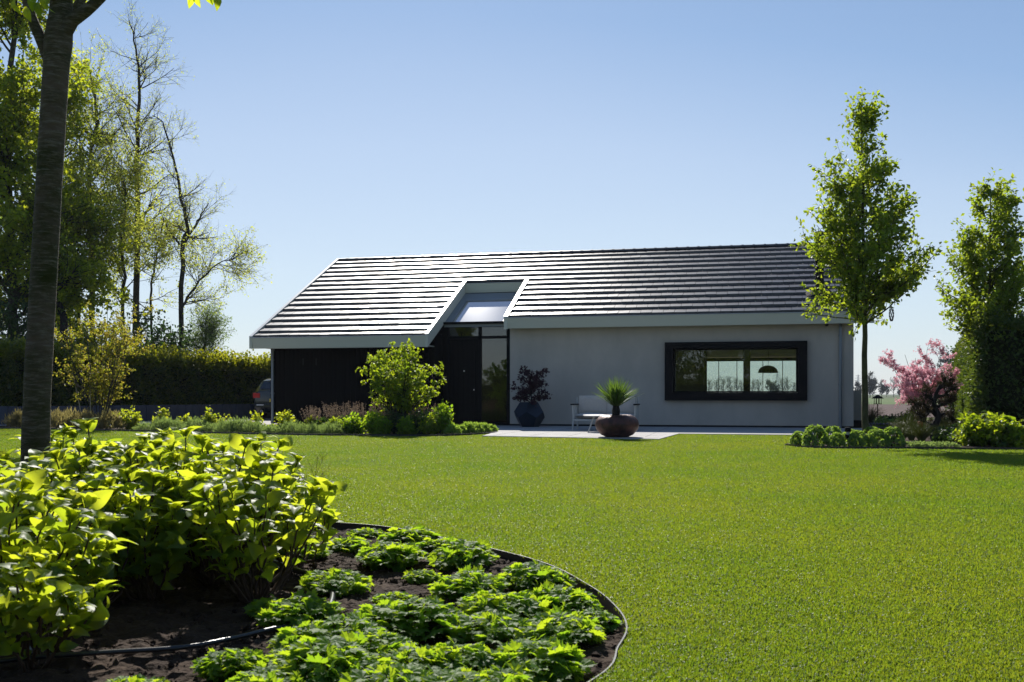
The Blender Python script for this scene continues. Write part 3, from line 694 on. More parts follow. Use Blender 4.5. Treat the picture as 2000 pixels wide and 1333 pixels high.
for k in range(3):
    t = R(210 + 120 * k); MB().tubes([[(.25 * math.cos(t), .25 * math.sin(t), .37), (.42 * math.cos(t), .42 * math.sin(t), 0)]], [.02, .016], 8, cap=True).build('leg', mw, o)
# copper bowl planter and yucca
pp = spot(1205, 20.35)
o = thing('bowl_planter', 'wide round brown copper bowl planter on the patio edge', 'planter', (pp[0], pp[1], .022))
cop = mat('copper', (.11, .042, .032), .5, .4, metal=.35, col2=(.04, .02, .018), vscale=7, bump=.012, bscale=14)
MB().lathe([(0, 0), (.22, 0), (.33, .05), (.42, .15), (.45, .245), (.43, .34), (.37, .41), (.30, .445), (.28, .45), (.27, .435), (.30, .40)], 48).build('bowl', cop, o, smooth=True)
MB().lathe([(0, .40), (.30, .40)], 32).build('soil_fill', M['soil'], o)
seed(31)
o = thing('yucca', 'spiky green yucca growing in the copper bowl planter', 'yucca', (pp[0] - .02, pp[1], .42))
MB().tubes([[(0, 0, -.02), (0, 0, .14), (0, 0, .3)]], [.08, .085, .05], 10).build('trunk', M['bark_dark'], o)
n = 330; v = nrm(rs.randn(n, 3)); v[:, 2] = np.abs(v[:, 2]) * 1.25 + .55; v = nrm(v)
LY = T_blade(.022); mb = MB(); base = np.array([0, 0, .18]) + v * .04 * np.array([1, 1, 2.0])
mb.leaves(LY, base, nrm(v + .05 * rs.randn(n, 3)), nrm([0, 0, 1] + .3 * rs.randn(n, 3)), .44 + .22 * rs.rand(n)); mb.build('foliage', M['lf_yucca'], o)
# faceted planter: dodecahedron
o = thing('faceted_planter', 'dark blue-black faceted polygon planter beside the entrance glass', 'planter', (*spot(1034, 26.6)[:2], .022), .25)
ph = (1 + 5 ** .5) / 2; dv = [(x, y, z) for x in (-1, 1) for y in (-1, 1) for z in (-1, 1)]
dv += [(0, s / ph, t * ph) for s in (-1, 1) for t in (-1, 1)] + [(s / ph, t * ph, 0) for s in (-1, 1) for t in (-1, 1)] + [(s * ph, 0, t / ph) for s in (-1, 1) for t in (-1, 1)]
import bmesh
bm = bmesh.new(); [bm.verts.new(v_) for v_ in dv]; bmesh.ops.convex_hull(bm, input=bm.verts)
bmesh.ops.dissolve_limit(bm, angle_limit=.05, verts=bm.verts, edges=bm.edges)
fdn = max(bm.faces, key=lambda f_: f_.normal.z + .01 * f_.normal.x).normal.copy()
bmesh.ops.rotate(bm, verts=bm.verts, cent=(0, 0, 0), matrix=fdn.rotation_difference(Vector((0, 0, 1))).to_matrix())
zm = min(v_.co.z for v_ in bm.verts); zM = max(v_.co.z for v_ in bm.verts); s_ = .66 / (zM - zm)
bmesh.ops.scale(bm, vec=(s_ * 1.02, s_ * 1.02, s_), verts=bm.verts); bmesh.ops.translate(bm, vec=(0, 0, -zm * s_), verts=bm.verts)
top = max(bm.faces, key=lambda f_: f_.calc_center_median().z)
r_ = bmesh.ops.inset_region(bm, faces=[top], thickness=.03)
bmesh.ops.translate(bm, vec=(0, 0, -.08), verts=top.verts)
me = bpy.data.meshes.new('pot'); bm.to_mesh(me); bm.free(); me.materials.append(mat('navy_glaze', (.003, .012, .026), .35, .4))
po = bpy.data.objects.new('pot', me); C.objects.link(po); po.parent = o
po.rotation_euler = (0, 0, .5)
seed(32)
o = thing('japanese_maple', 'dark purple Japanese maple in the faceted planter', 'tree', (*spot(1036, 26.6)[:2], .60))
P0, R0 = trunkline([(0, 0, 0), (.03, 0, .25), (-.02, 0, .55), (.05, 0, .95)], .022, .006, 8)
P1, R1 = sprout(P0, R0, 34, .1, .98, lambda t, i: .56 - .26 * t, 78, 10, .12, 6, .15, .5, .004)
P2, R2 = sprout(P1, R1, 110, .3, 1, .16, 45, 15, .0, 4, .1, .6, .002)
MB().tubes(P0, R0, 6).tubes(P1, R1, 4).tubes(P2, R2, 3).build('trunk', M['bark_dark'], o)
mb = MB(); put_leaves(mb, LP, P2, 1000, .05, .2, 1, .03, .35, a=None); put_leaves(mb, LP, P1, 500, .05, .3, 1, .03, .3); mb.build('crown', M['lf_maple'], o)

# ================================================================== TREES
def skel_build(o, levels, m, sides=(10, 6, 4, 3, 3), name='trunk'):
    mb = MB()
    for (P, Rr), s_ in zip(levels, sides): mb.tubes(P, Rr, s_)
    return mb.build(name, M[m], o, smooth=True)
def pear(label, loc, H, z0, prof, lean, sd_, n1=95, nl=11000, size=.085, tr=.065, limb=None):
    seed(sd_); o = thing('pear_tree', label, 'tree', loc, 0, 'upright pear trees')
    P0, R0 = trunkline([(0, 0, -.02), (lean * .3, 0, H * .3), (lean * .6, 0, H * .6), (lean, 0, H)], tr, .008, 18, .008)
    k0 = z0 / H
    def ln(t, i):
        z = (t - k0) / (1 - k0); return np.interp(z, prof[0], prof[1])
    P1, R1 = sprout(P0, R0, n1, k0, .985, ln, 62, 15, .75, 8, .11, .45, .006, az=rs.rand(n1) * 6.283)
    P2, R2 = sprout(P1, R1, n1 * 6, .15, 1, .34, 42, 14, .35, 4, .12, .6, .003)
    skel_build(o, [(P0, R0), (P1, R1), (P2, R2)], 'bark_moss')
    if limb is not None:
        PL_, RL_ = trunkline(limb, .014, .005, 8); MB().tubes(PL_, RL_, 6).build('limb', M['bark_moss'], o, smooth=True); PS_, RS_ = sprout(PL_, RL_, 26, .3, 1, .2, 45, 12, .3, 4, .1, .6, .003); P2 = np.concatenate([P2, PS_, PS_, PS_])
    mb = MB(); put_leaves(mb, LF, P2, nl, size, .1, 1.0, .035, .35, outw=.9); put_leaves(mb, LF, P1, nl // 7, size, .55, 1., .03, .3)
    mb.build('crown', M['lf_pear'], o)
    return o
p1 = spot(1691, 18.0)
pear('tall pyramidal pear tree with mossy trunk right of the house, windchime hanging from it', (p1[0], p1[1], .01), 6.08, 2.3,
     ([0, .06, .2, .35, .5, .62, .75, .88, 1], [.7, 1.2, 1.4, 1.12, .9, .76, .56, .30, .10]), -.08, 41, 125, 11000, .09, limb=[(0, 0, 2.35), (.12, 0, 2.5), (.3, -.05, 2.68), (.50, -.1, 2.86), (.72, -.1, 2.95)])
p2 = spot(1932, 20.0)
pear('shorter rounded pear tree growing out of the tall clipped hedge', (p2[0], p2[1], .01), 5.0, 1.95,
     ([0, .1, .3, .5, .7, .88, 1], [.7, 1.0, .98, .82, .62, .36, .15]), .03, 42, 105, 11000, .088)

# hanging windchime lantern
lc = spot(1741, 17.9)
o = thing('hanging_lantern', 'small black openwork lantern hanging from the tall pear tree', 'lantern', (lc[0], lc[1], zat(628, 17.9)))
mb = MB(); zz = np.linspace(0, .26, 15); rr = .042 * np.sin(np.pi * np.clip((zz + .02) / .30, 0, 1)) ** .6
for k in range(6):
    for s_ in (-1, 1):
        th = k * math.pi / 3 + s_ * zz * 9; mb.tubes([np.column_stack([rr * np.cos(th), rr * np.sin(th), zz])], [.0042] * 15, 4)
mb.build('lattice', M['blackframe'], o)
MB().tubes([[(0, 0, .26), (0, 0, .62)]], [.0025, .0025], 4).build('cord', M['blackframe'], o)

# foreground tree: trunk in the bed, limbs forking near the top of the frame
seed(51)
ft = spot(66, 6.0)
o = thing('shade_tree', 'thick mossy foreground trunk rising out of the hydrangeas at left', 'tree', (ft[0], ft[1], -.08))
dx = lambda px: (px - 66) / FPX * 6.0
P0, R0 = trunkline([(0, 0, -.02), (dx(72), 0, .9), (dx(84), 0, 1.6), (dx(97), 0, 2.3), (dx(110), 0, 2.95), (dx(118), .02, 3.4), (dx(122), .05, 4.2), (dx(118), .1, 5.2), (dx(130), .1, 6.6)], .094, .02, 40)
R0[0] = np.interp(P0[0, :, 2], [0, .5, 1.2, 2.2, 2.9, 3.1, 3.3, 5, 6.6], [.10, .082, .077, .074, .074, .082, .064, .04, .015])
R0[0] *= 1 + .035 * np.sin(np.arange(40) * 2.1) * rs.rand(40)
la = lambda pts, r0, r1: trunkline(pts, r0, r1, 12)
B = [la([(dx(104), 0, 2.93), (dx(86), 0, 3.08), (dx(68), -.02, 3.22), (dx(54), -.04, 3.38), (dx(30), -.1, 3.7), (dx(-100), -.3, 4.3)], .042, .012),
     la([(dx(114), 0, 3.08), (dx(140), -.01, 3.22), (dx(166), -.02, 3.27), (dx(195), -.03, 3.34), (dx(230), -.05, 3.45), (dx(330), -.2, 3.9), (dx(450), -.5, 4.5)], .05, .012),
     la([(dx(112), .02, 3.1), (dx(120), .4, 3.6), (dx(160), .9, 4.2), (dx(200), 1.5, 4.9)], .035, .01), la([(dx(116), .0, 3.3), (dx(100), -.5, 3.9), (dx(60), -1.1, 4.6)], .035, .01)]
PB = np.concatenate([b_[0] for b_ in B]); RBk = np.concatenate([b_[1] for b_ in B])
P1, R1 = sprout(P0, R0, 16, .62, .98, lambda t, i: 1.9 - 1.2 * (t - .62) / .38, 58, 10, .5, 8, .1, .5, .01)
PA = np.concatenate([sprout(PB, RBk, 26, .35, 1, .9, 50, 12, .3, 8, .1, .5, .006)[0], P1]); RA = np.full((len(PA), 8), .011) * np.linspace(1, .4, 8)
P2, R2 = sprout(PA, RA, 260, .2, 1, .4, 45, 12, .0, 4, .1, .6, .004)
okf = lambda P_, mg: ((P_[:, :, 2] - .08) - (.9 + .396 * (P_[:, :, 1] + 6.0))).min(1) > mg
ka = okf(PA, .06); PA = PA[ka]; RA = RA[ka]
P2, R2 = sprout(PA, RA, 260, .2, 1, .4, 45, 12, .0, 4, .1, .6, .004); k2_ = okf(P2, .22); P2 = P2[k2_]; R2 = R2[k2_]
lv = MB(); lv.tubes(P0, R0, 28); lv.tubes(PB, RBk, 10); lv.tubes(PA, RA, 5); lv.tubes(P2, R2, 3)
lv.build('trunk', M['bark_fore'], o, smooth=True)
LFO = T_big(4, .3, .5, .14, .15)
mb = MB(); put_leaves(mb, LFO, P2, 2600, .11, .1, 1, .03, .8, outw=.6)
for px, py in ((372, 8), (383, 6), (404, 2), (424, 12), (414, 0), (60, 14), (72, 26), (84, 12), (28, 20), (50, 34), (95, 20)):  # leaves hanging into the top of the frame
    q = spot(px, 5.7); q = np.array([q[0] - ft[0], q[1] - ft[1], zat(py, 5.7) + .08 + .06])
    mb.leaves(LFO, q[None] + [[0, 0, .0]], np.array([[.12 * rs.randn(), .1 * rs.randn(), -1.]]), np.array([[0, -1., .2]]) + .5 * rs.randn(1, 3), np.array([.085]))
    tw = np.array([[q, q + [.03, 0, .12], q + [.05, 0, .35]]]); 
mb.build('crown', M['lf_hyd'], o)

# left woodland ------------------------------------------------------------
def wood_tree(name, label, px, Y, pts, r0, n1, n2, n3, nl, lf, size, ln1, t0=.3, ang=50, up=.4, bark='bark', sd_=1, T=LQ, extra=None, group='trees of the woodland edge', ln2=1.0, ln3=.4, droop=.2, tpow=1., leafoff=.08):
    """pts: (px, photo row) of the trunk line, given real depth Y"""
    seed(sd_); b = spot(px, Y); o = thing(name, label, 'tree', (b[0], b[1], -.1), 0, group)
    pp_ = [((p_[0] - px) / FPX * Y, (p_[2] if len(p_) > 2 else 0), zat(p_[1], Y) + .1 if p_[1] is not None else 0) for p_ in pts]
    P0, R0 = trunkline(pp_, r0, max(.012, r0 * .12), 26, .03)
    Ps = [(P0, R0)]
    if extra:
        for e_ in extra:
            pe = [((q[0] - px) / FPX * Y, (q[2] if len(q) > 2 else 0), zat(q[1], Y) + .1) for q in e_]
            Ps.append(trunkline(pe, r0 * .5, .015, 26, .02))
    P0 = np.concatenate([q[0] for q in Ps]); R0 = np.concatenate([q[1] for q in Ps])
    P1, R1 = sprout(P0, R0, n1, t0, .99, ln1, ang, 12, up, 8, .09, .45, .012, tpow=tpow)
    P2, R2 = sprout(P1, R1, n2, .15, 1, ln2, 42, 14, up * .5, 6, .12, .55, .006)
    P3, R3 = sprout(P2, R2, n3, .1, 1, ln3, 40, 16, .1, 4, .15, .6, .0035, .5)
    skel_build(o, [(P0, R0), (P1, R1), (P2, R2), (P3, R3)], bark)
    if nl:
        mb = MB(); put_leaves(mb, T, P3, nl, size, .0, 1, leafoff, droop, outw=1.); mb.build('crown', M[lf], o)
    return o
G0 = None
big = wood_tree('broadleaf_tree', 'tall dense broadleaf tree filling the top left corner', 20, 36, [(20, G0), (25, 600), (15, 300), (30, 0), (40, -160)],   .22, 60, 700, 3000, 62000, 'lf_dense', .17,
          lambda t, i: 3.6 - 2.0 * t, .18, 60, .5, sd_=61, ln2=1.5, ln3=.6)
wood_tree('broadleaf_tree', 'leafy light green tree just right of the thick foreground trunk', 118, 40, [(118, G0), (112, 560), (100, 400), (108, 250), (112, 150)], .13, 36, 320, 1200, 12500, 'lf_dense', .14,
          lambda t, i: 2.3 - 1.5 * t, .2, 55, .5, sd_=62)
wood_tree('alder_tree', 'tallest nearly bare alder with a straight leader', 266, 43, [(266, G0), (266, 560), (268, 420), (267, 300), (270, 180), (266, 100), (252, 40)], .15, 44, 300, 1200, 3800, 'lf_light', .06,
          lambda t, i: 3.0 - 2.3 * t, .28, 58, .35, sd_=63, ln2=.9, ln3=.42)
wood_tree('alder_tree', 'bare alder whose crooked top bends left, near the foreground trunk', 182, 42, [(182, G0), (180, 480), (176, 330), (188, 240), (182, 170), (166, 118)], .13, 40, 300, 1500, 8000, 'lf_light', .085,
          lambda t, i: 2.6 - 2.0 * t, .25, 60, .35, sd_=64)
wood_tree('forked_tree', 'forked tree with a curved top bowing over to the left', 354, 41, [(354, G0), (356, 600), (356, 485), (366, 448), (357, 400), (345, 335), (330, 280), (318, 240), (298, 226)], .11, 30, 230, 900, 2600, 'lf_light', .06,
          lambda t, i: 1.6 - 1.0 * t, .3, 60, .3, sd_=65, extra=[[(356, 485), (370, 460), (388, 430), (398, 412), (408, 398)], [(356, 480), (345, 470), (330, 450), (318, 425)]], ln2=.7, ln3=.35)
wood_tree('young_tree', 'airy pale leafed young tree spreading out towards the house', 350, 39, [(350, G0), (352, 640), (362, 590), (392, 548), (425, 515), (455, 508)], .07, 34, 220, 700, 2900, 'lf_light', .08,
          lambda t, i: 1.7 - .9 * t, .3, 48, .25, sd_=66, ln2=.7, ln3=.35, tpow=.7)
wood_tree('young_tree', 'slim pale green tree left of the tallest alder', 240, 40, [(240, G0), (243, 560), (236, 470), (246, 400), (240, 345)], .08, 38, 280, 1200, 9000, 'lf_light', .095,
          lambda t, i: 2.3 - 1.3 * t, .2, 62, .2, sd_=67)
wood_tree('young_tree', 'pale green tree between the crooked alder and the thick trunk', 150, 38, [(150, G0), (152, 560), (146, 480), (160, 420), (170, 390)], .09, 38, 280, 1000, 7500, 'lf_light', .10,
          lambda t, i: 2.3 - 1.3 * t, .2, 62, .2, sd_=68)
wood_tree('young_tree', 'thin-stemmed pale tree between the alder and the forked tree', 300, 42, [(300, G0), (296, 600), (304, 520), (312, 470), (322, 430)], .06, 30, 200, 800, 5500, 'lf_light', .09,
          lambda t, i: 2.0 - 1.1 * t, .2, 62, .2, sd_=69)
wood_tree('leaning_tree', 'dark thick leaning trunk behind the hedge near the foreground tree', 134, 35, [(134, G0), (126, 650), (116, 590), (104, 540), (92, 470), (84, 400)], .16, 24, 160, 600, 5200, 'lf_dense', .11,
          lambda t, i: 1.9 - 1. * t, .45, 60, .3, bark='bark_dark', sd_=70)
wood_tree('willow', 'small grey-green willow above the hedge near the garage', 402, 40, [(402, G0), (402, 720), (400, 680), (404, 640)], .06, 46, 300, 900, 4200, 'lf_sage', .11,
          lambda t, i: 1.1 - .5 * t, .4, 40, .6, sd_=71, T=T_quad(.16), ln2=.6, ln3=.3)
def shrub(name, label, px, Y, w_, h_, zb, n1, nl, lf, size, sd_, group=None, bark='bark', T=LQ, loc=None, ln=.5):
    """irregular many-stemmed shrub"""
    seed(sd_); b = spot(px, Y) if loc is None else loc; o = thing(name, label, 'shrub', (b[0], b[1], zb), 0, group)
    q = nrm(rs.randn(n1, 3)); q[:, 2] = np.abs(q[:, 2]) + .25; q = nrm(q) * (.7 + .35 * rs.rand(n1, 1)) * np.array([w_ / 2, w_ / 2, h_])
    P = np.stack([q * [.05, .05, 0], q * [.3, .3, .35], q * [.68, .68, .68] + .03 * rs.randn(n1, 3), q], 1)
    Rr = np.full((n1, 4), .012) * np.array([1, .8, .55, .3]) * max(.5, min(1.6, h_))
    P2, R2 = sprout(P, Rr, n1 * 9, .15, 1, ln * h_ * .5, 45, 15, .25, 4, .12, .6, .003)
    skel_build(o, [(P, Rr), (P2, R2)], bark, (5, 3), 'stems')
    mb = MB(); put_leaves(mb, T, P2, nl, size, .0, 1, .03, .15, outw=1.); mb.build('foliage', M[lf], o)
    return o
for i_, (px, Y, w_, h_, lf_, lab) in enumerate(((285, 37.5, 3.4, 3.9, 'lf_dark', 'dark green shrub behind the hedge below the tallest alder'),
        (338, 38.5, 2.3, 3.3, 'lf_dark', 'dark shrub behind the hedge at foot of the forked tree'),
        (180, 36.5, 3.6, 4.0, 'lf_dense', 'broad shrub behind the hedge right of the foreground trunk'),
        (20, 35, 4.5, 4.6, 'lf_dark', 'dark undergrowth shrub left of the foreground trunk'))):
    shrub('woodland_shrub', lab, px, Y, w_, h_, 0, 90, 9000, lf_, .13, 80 + i_, 'undergrowth behind the hedge')
# nest
seed(77); nb_ = spot(198, 42, zat(270, 42))
o = thing('bird_nest', 'round twig nest high in the crooked alder', 'nest', nb_)
q = nrm(rs.randn(160, 3)) * [.42, .42, .2]; d = nrm(rs.randn(160, 3) * [1, 1, .3]); MB().tubes(np.stack([q - d * .2, q, q + d * .2], 1), [.012] * 3, 3).build('twigs', M['bark_dark'], o)

# multi-stem shrub on the left bed, with stakes
seed(90); b = spot(196, 25.6)
o = thing('serviceberry', 'multi-stemmed shrub with bronze and lime spring leaves at left bed', 'shrub', (b[0], b[1], 0))
n1 = 16; a_ = rs.rand(n1) * 6.283; rad = .35 + .75 * rs.rand(n1); hh = 2.2 + .95 * rs.rand(n1)
tipx = np.stack([rad * np.cos(a_), rad * np.sin(a_), hh], 1)
P = np.stack([tipx * [.08, .08, 0], tipx * [.35, .35, .3], tipx * [.75, .75, .65] + .05 * rs.randn(n1, 3), tipx], 1)
P = np.stack([interp(P, np.arange(n1), np.full(n1, t))[0] for t in np.linspace(0, 1, 8)], 1); Rr = np.full((n1, 8), .016) * np.linspace(1, .25, 8)
P2, R2 = sprout(P, Rr, 130, .2, 1, .55, 42, 12, .4, 6, .1, .6, .004); P3, R3 = sprout(P2, R2, 500, .1, 1, .2, 45, 15, .1, 4, .1, .6, .002)
skel_build(o, [(P, Rr), (P2, R2), (P3, R3)], 'bark', (6, 4, 3), 'stems')
mb = MB(); put_leaves(mb, LQ, P3, 7000, .062, 0, 1, .02, .1, outw=1.); mb.build('foliage', M['lf_amel'], o)
mst = mat('bamboo', (.30, .24, .14), .6)
for lab, q in (('slanting bamboo stake left of the multi-stemmed shrub', ((143, 732), (165, 812))), ('upright bamboo stake inside the multi-stemmed shrub', ((176, 760), (178, 815)))):
    top_ = spot(q[0][0], 25.3, zat(q[0][1], 25.3)); bot = spot(q[1][0], 25.3, .0)
    tag(MB().tubes([[bot, top_]], [.012, .010], 6, cap=True).build('garden_stake', mst), lab, 'stake')

# ================================================================== HEDGES AND WALLS
def hedge(name, label, a, b, th, z0, h0, h1, m, nl, size, sd_, rough=.12, T=LQ, top=.25):
    seed(sd_); a = np.array(a); b = np.array(b); L = np.linalg.norm(b - a); d = (b - a) / L; n_ = np.array([-d[1], d[0]])
    o = thing(name, label, 'hedge', (a[0], a[1], z0))
    face = rs.rand(nl); s = rs.rand(nl) * L; hh = h0 + (h1 - h0) * s / L
    dep = .22 * rs.rand(nl) ** 1.5
    isf = face < .62; ist = (face >= .62) & (face < .86); ise = face >= .86
    u = np.where(isf, dep, rs.rand(nl) * th); z = np.where(ist, hh - dep, rs.rand(nl) * hh)
    ise2 = ise & (rs.rand(nl) < .5); u = np.where(ise & ~ise2, th - dep, u); s = np.where(ise2, np.where(rs.rand(nl) < .5, dep, L - dep), s)
    pt = np.column_stack([a[0] * 0 + d[0] * s + n_[0] * u, d[1] * s + n_[1] * u, z])
    nz = soft_noise(np.column_stack([s, u, z]), .9)
    pt[:, :2] += (np.where(isf, -1, 0) * rough * nz)[:, None] * n_[None]; pt[:, 2] += np.where(ist, rough * nz + top * rs.rand(nl) ** 3, 0)
    od = np.where(isf[:, None], -np.array([n_[0], n_[1], -.6])[None], np.where(ist[:, None], np.array([0, 0, 1.])[None], rs.randn(nl, 3)))
    mb = MB(); av = np.clip(rs.rand(nl) * .55 + np.where(z > hh - .35, .4, 0), 0, 1)
    mb.leaves(T, pt, nrm(od + .8 * rs.randn(nl, 3)), nrm(rs.randn(nl, 3) * .8 + [0, 0, .7]), size * (.7 + .6 * rs.rand(nl)), a=av); mb.build('foliage', M[m], o)
    # woody core with the same uneven outline, well inside the leaves
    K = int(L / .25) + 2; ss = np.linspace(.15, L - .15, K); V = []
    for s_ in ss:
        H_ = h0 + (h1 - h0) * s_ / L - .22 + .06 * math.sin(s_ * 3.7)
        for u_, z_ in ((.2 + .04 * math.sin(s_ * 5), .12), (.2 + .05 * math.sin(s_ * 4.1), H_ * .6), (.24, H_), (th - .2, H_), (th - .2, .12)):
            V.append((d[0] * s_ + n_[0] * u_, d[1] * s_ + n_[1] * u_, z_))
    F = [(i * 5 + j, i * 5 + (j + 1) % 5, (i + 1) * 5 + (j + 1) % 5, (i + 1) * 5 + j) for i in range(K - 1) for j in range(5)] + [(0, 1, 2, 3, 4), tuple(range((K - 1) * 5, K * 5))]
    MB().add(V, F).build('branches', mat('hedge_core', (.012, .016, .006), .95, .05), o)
    return o
hedge('laurel_hedge', 'long clipped laurel hedge behind the slate-blue low wall', (-30, 24.9), (-15.3, 30.1), 1.3, .35, 1.95, 1.95, 'lf_hedge', 26000, .13, 101, .2, top=.34)['label'] = 'laurel hedge section left of and behind the foreground trunk'
hedge('laurel_hedge', 'long clipped laurel hedge with lime young tips reaching to the garage', (-15.3, 30.1), (-8.4, 39.0), 1.3, .35, 1.95, 1.66, 'lf_hedge', 42000, .12, 102, .2, top=.34)
def pwall(label, a, b, h, sd_):
    a = np.array(a); b = np.array(b); L = np.linalg.norm(b - a); ang = math.atan2(b[1] - a[1], b[0] - a[0])
    seed(sd_)
    mb = MB(); s = 0
    while s < L:
        w_ = .30; mb.box(s + .006, min(s + w_ - .006, L), -.03 - .008 * rs.rand(), .04, 0, h - .004 * rs.rand()); s += w_
    mb.box(0, L, -.012, .12, 0, h - .03)
    o = mb.build('low_wall', M['slatewall']); o.location = (a[0], a[1], 0); o.rotation_euler = (0, 0, ang); tag(o, label, 'wall', 'slate-blue palisade walls')
pwall('low slate-blue palisade wall behind the driveway, left of foreground trunk', (-30, 23.8), (-14.7, 29.0), .55, 1)
pwall('low slate-blue palisade wall behind the driveway, running towards the parked car', (-14.7, 29.0), (-8.0, 37.9), .54, 2)
sheet('planting_bed', [(-30, 23.9), (-14.8, 29.15), (-8.1, 38.0), (-9.6, 39.5), (-16.5, 31), (-31, 26)], .40, M['soil'])
hedge('tall_hedge', 'tall clipped evergreen hedge along the right garden boundary', (13.5, 30.3), (8.95, 19.2), 1.5, 0, 2.25, 2.35, 'lf_hedge2', 60000, .075, 103, .07, top=.2)
seed(9)
# pillar shrub at far end of hedge
shrub('columnar_shrub', 'dark narrow evergreen at the far end of the tall hedge', 1884, 30, .9, 2.35, 0, 60, 9000, 'lf_dark', .08, 104)

# ================================================================== LEFT BED PLANTS
seed(120)
labs = ['first', 'second', 'third', 'fourth', 'fifth', 'sixth', 'seventh', 'eighth', 'ninth', 'tenth', 'eleventh', 'twelfth', 'thirteenth', 'fourteenth', 'fifteenth', 'sixteenth', 'seventeenth', 'eighteenth', 'nineteenth', 'twentieth', 'twenty-first', 'twenty-second', 'twenty-third', 'twenty-fourth']
def bedY(px):                                                 # front edge of the left bed as a depth for a photo column
    return np.interp(px, [20, 300, 500, 650, 850, 970], [26.2, 23.6, 22.2, 21.6, 21.5, 22.9])
prot = None
for i_, px in enumerate(np.linspace(285, 650, 15)):
    px += rs.randn() * 4; Y = bedY(px) + .35 + .1 * rs.rand(); q = spot(px, Y, .01)
    lab = f'{labs[i_]} grey-green santolina mound from the left along the bed front'
    if prot is None: prot = mound('santolina', lab, 'plant', q, .27, .17, 1500, .05, 'lf_sage', T_quad(.12), 'grey-green mounds edging the bed', .8, 10, bump=.34)
    else: dup(prot, q, rs.rand() * 6, (.85 + .4 * rs.rand(), .9 + .3 * rs.rand(), .7 + .95 * rs.rand()), lab)
prot = None
for i_, px in enumerate(np.linspace(884, 958, 6)):
    Y = np.interp(px, [880, 960], [21.9, 23.2]); q = spot(px, Y, .01); lab = f'{labs[i_]} low bright green clump from the left at the bed tip by the patio'
    if prot is None: prot = mound('ground_cover_plant', lab, 'plant', q, .17, .17, 420, .07, 'lf_ball', LF, 'low clumps at the bed tip', .6, 8)
    else: dup(prot, q, rs.rand() * 6, .8 + .4 * rs.rand(), lab)
for i_, (px, dy, w_, h_, lab) in enumerate(((250, 1.0, .85, .52, 'wide yellow-green shrub beside the multi-stemmed shrub'), (316, .9, .36, .48, 'small yellow-green shrub in front of the driveway, nearest the multi-stemmed shrub'),
        (363, .9, .28, .34, 'tiny yellow-green shrub, smallest of those before the driveway'), (411, .9, .34, .50, 'narrow upright yellow-green shrub standing tallest before the driveway'),
        (440, 1.0, .42, .34, 'low spreading yellow-green shrub close right of the narrow upright one'), (499, .9, .42, .42, 'yellow-green shrub in front of the parked car'),
        (555, .9, .45, .46, 'rounded yellow-green shrub right of the left downpipe'), (607, 1.0, .36, .36, 'yellow shrub at the left end of the flower spikes'))):
    shrub('yellow_shrub', lab, px, bedY(px) + dy, w_, h_, .01, 22, 330 if w_ < .6 else 900, 'lf_yel', .085, 130 + i_, 'young yellow-green shrubs in the bed', 'stem', LF)
for i_, (px, w_, h_, lab) in enumerate(((40, .6, .38, 'leftmost olive-brown heather tuft before the wall'), (120, .8, .42, 'heather tuft emerging right of the foreground trunk'), (150, .75, .40, 'second heather tuft right of the foreground trunk'), (172, .7, .36, 'heather tuft at the foot of the slanting stake'), (212, .7, .40, 'heather tuft under the multi-stemmed shrub'))):
    seed(140 + i_); q = spot(px, bedY(px) + .3, .01)
    mound('heather', lab, 'plant', q, w_ / 2, h_ * .85, 900, .15, 'lf_brown', T_quad(.06), 'olive-brown heather tufts', 1.9, 24, bump=.42)
# flowering sage with spikes
def sage(label, px, Y, w_, h_, ns, sd_):
    seed(sd_); o = thing('sage', label, 'plant', spot(px, Y, .01), 0, 'sage plants with faded spikes')
    v = nrm(rs.randn(900, 3)); v[:, 2] = np.abs(v[:, 2]); p_ = v * (.5 + .5 * rs.rand(900, 1)) * [w_ / 2, w_ / 2, h_ * .6]
    mb = MB(); mb.leaves(LF, p_, nrm(v + .6 * rs.randn(900, 3) + [0, 0, .4]), nrm(rs.randn(900, 3) + [0, 0, 1.]), .075 * (.6 + .8 * rs.rand(900))); mb.build('foliage', M['lf_dark'], o)
    a_ = rs.rand(ns) * 6.283; r_ = w_ / 2 * rs.rand(ns) ** .5; P = np.zeros((ns, 4, 3)); top_ = h_ * (.75 + .4 * rs.rand(ns))
    for k in range(4): P[:, k] = np.stack([r_ * np.cos(a_) * (.6 + .2 * k), r_ * np.sin(a_) * (.6 + .2 * k), top_ * k / 3], 1)
    MB().tubes(P, [.003, .003, .0025, .002], 3).build('stems', M['stem_red'], o)
    mb = MB(); put_leaves(mb, LQ, P, ns * 26, .026, .55, 1.0, .008, -.3, outw=.8); mb.build('flower_spikes', M['lf_spike'], o)
for i_, (px, dy, w_, h_, ns, lab) in enumerate(((625, 1.1, .8, .55, 50, 'sage plant with spikes furthest left before the black timber wall'), (668, 1.3, .9, .62, 60, 'tall sage plant, second from left, with many thin spikes'), (712, 1.5, .9, .64, 60, 'sage plant left of the dogwood bush, spikes leaning right'),
        (748, 1.6, .8, .6, 50, 'sage plant directly under the dogwood crown'), (826, 1.5, .8, .60, 50, 'sage plant right of the dogwood stem'), (848, 1.4, .6, .52, 36, 'sage plant furthest right by the entrance'))):
    sage(lab, px, bedY(px) + dy, w_, h_, ns, 150 + i_)
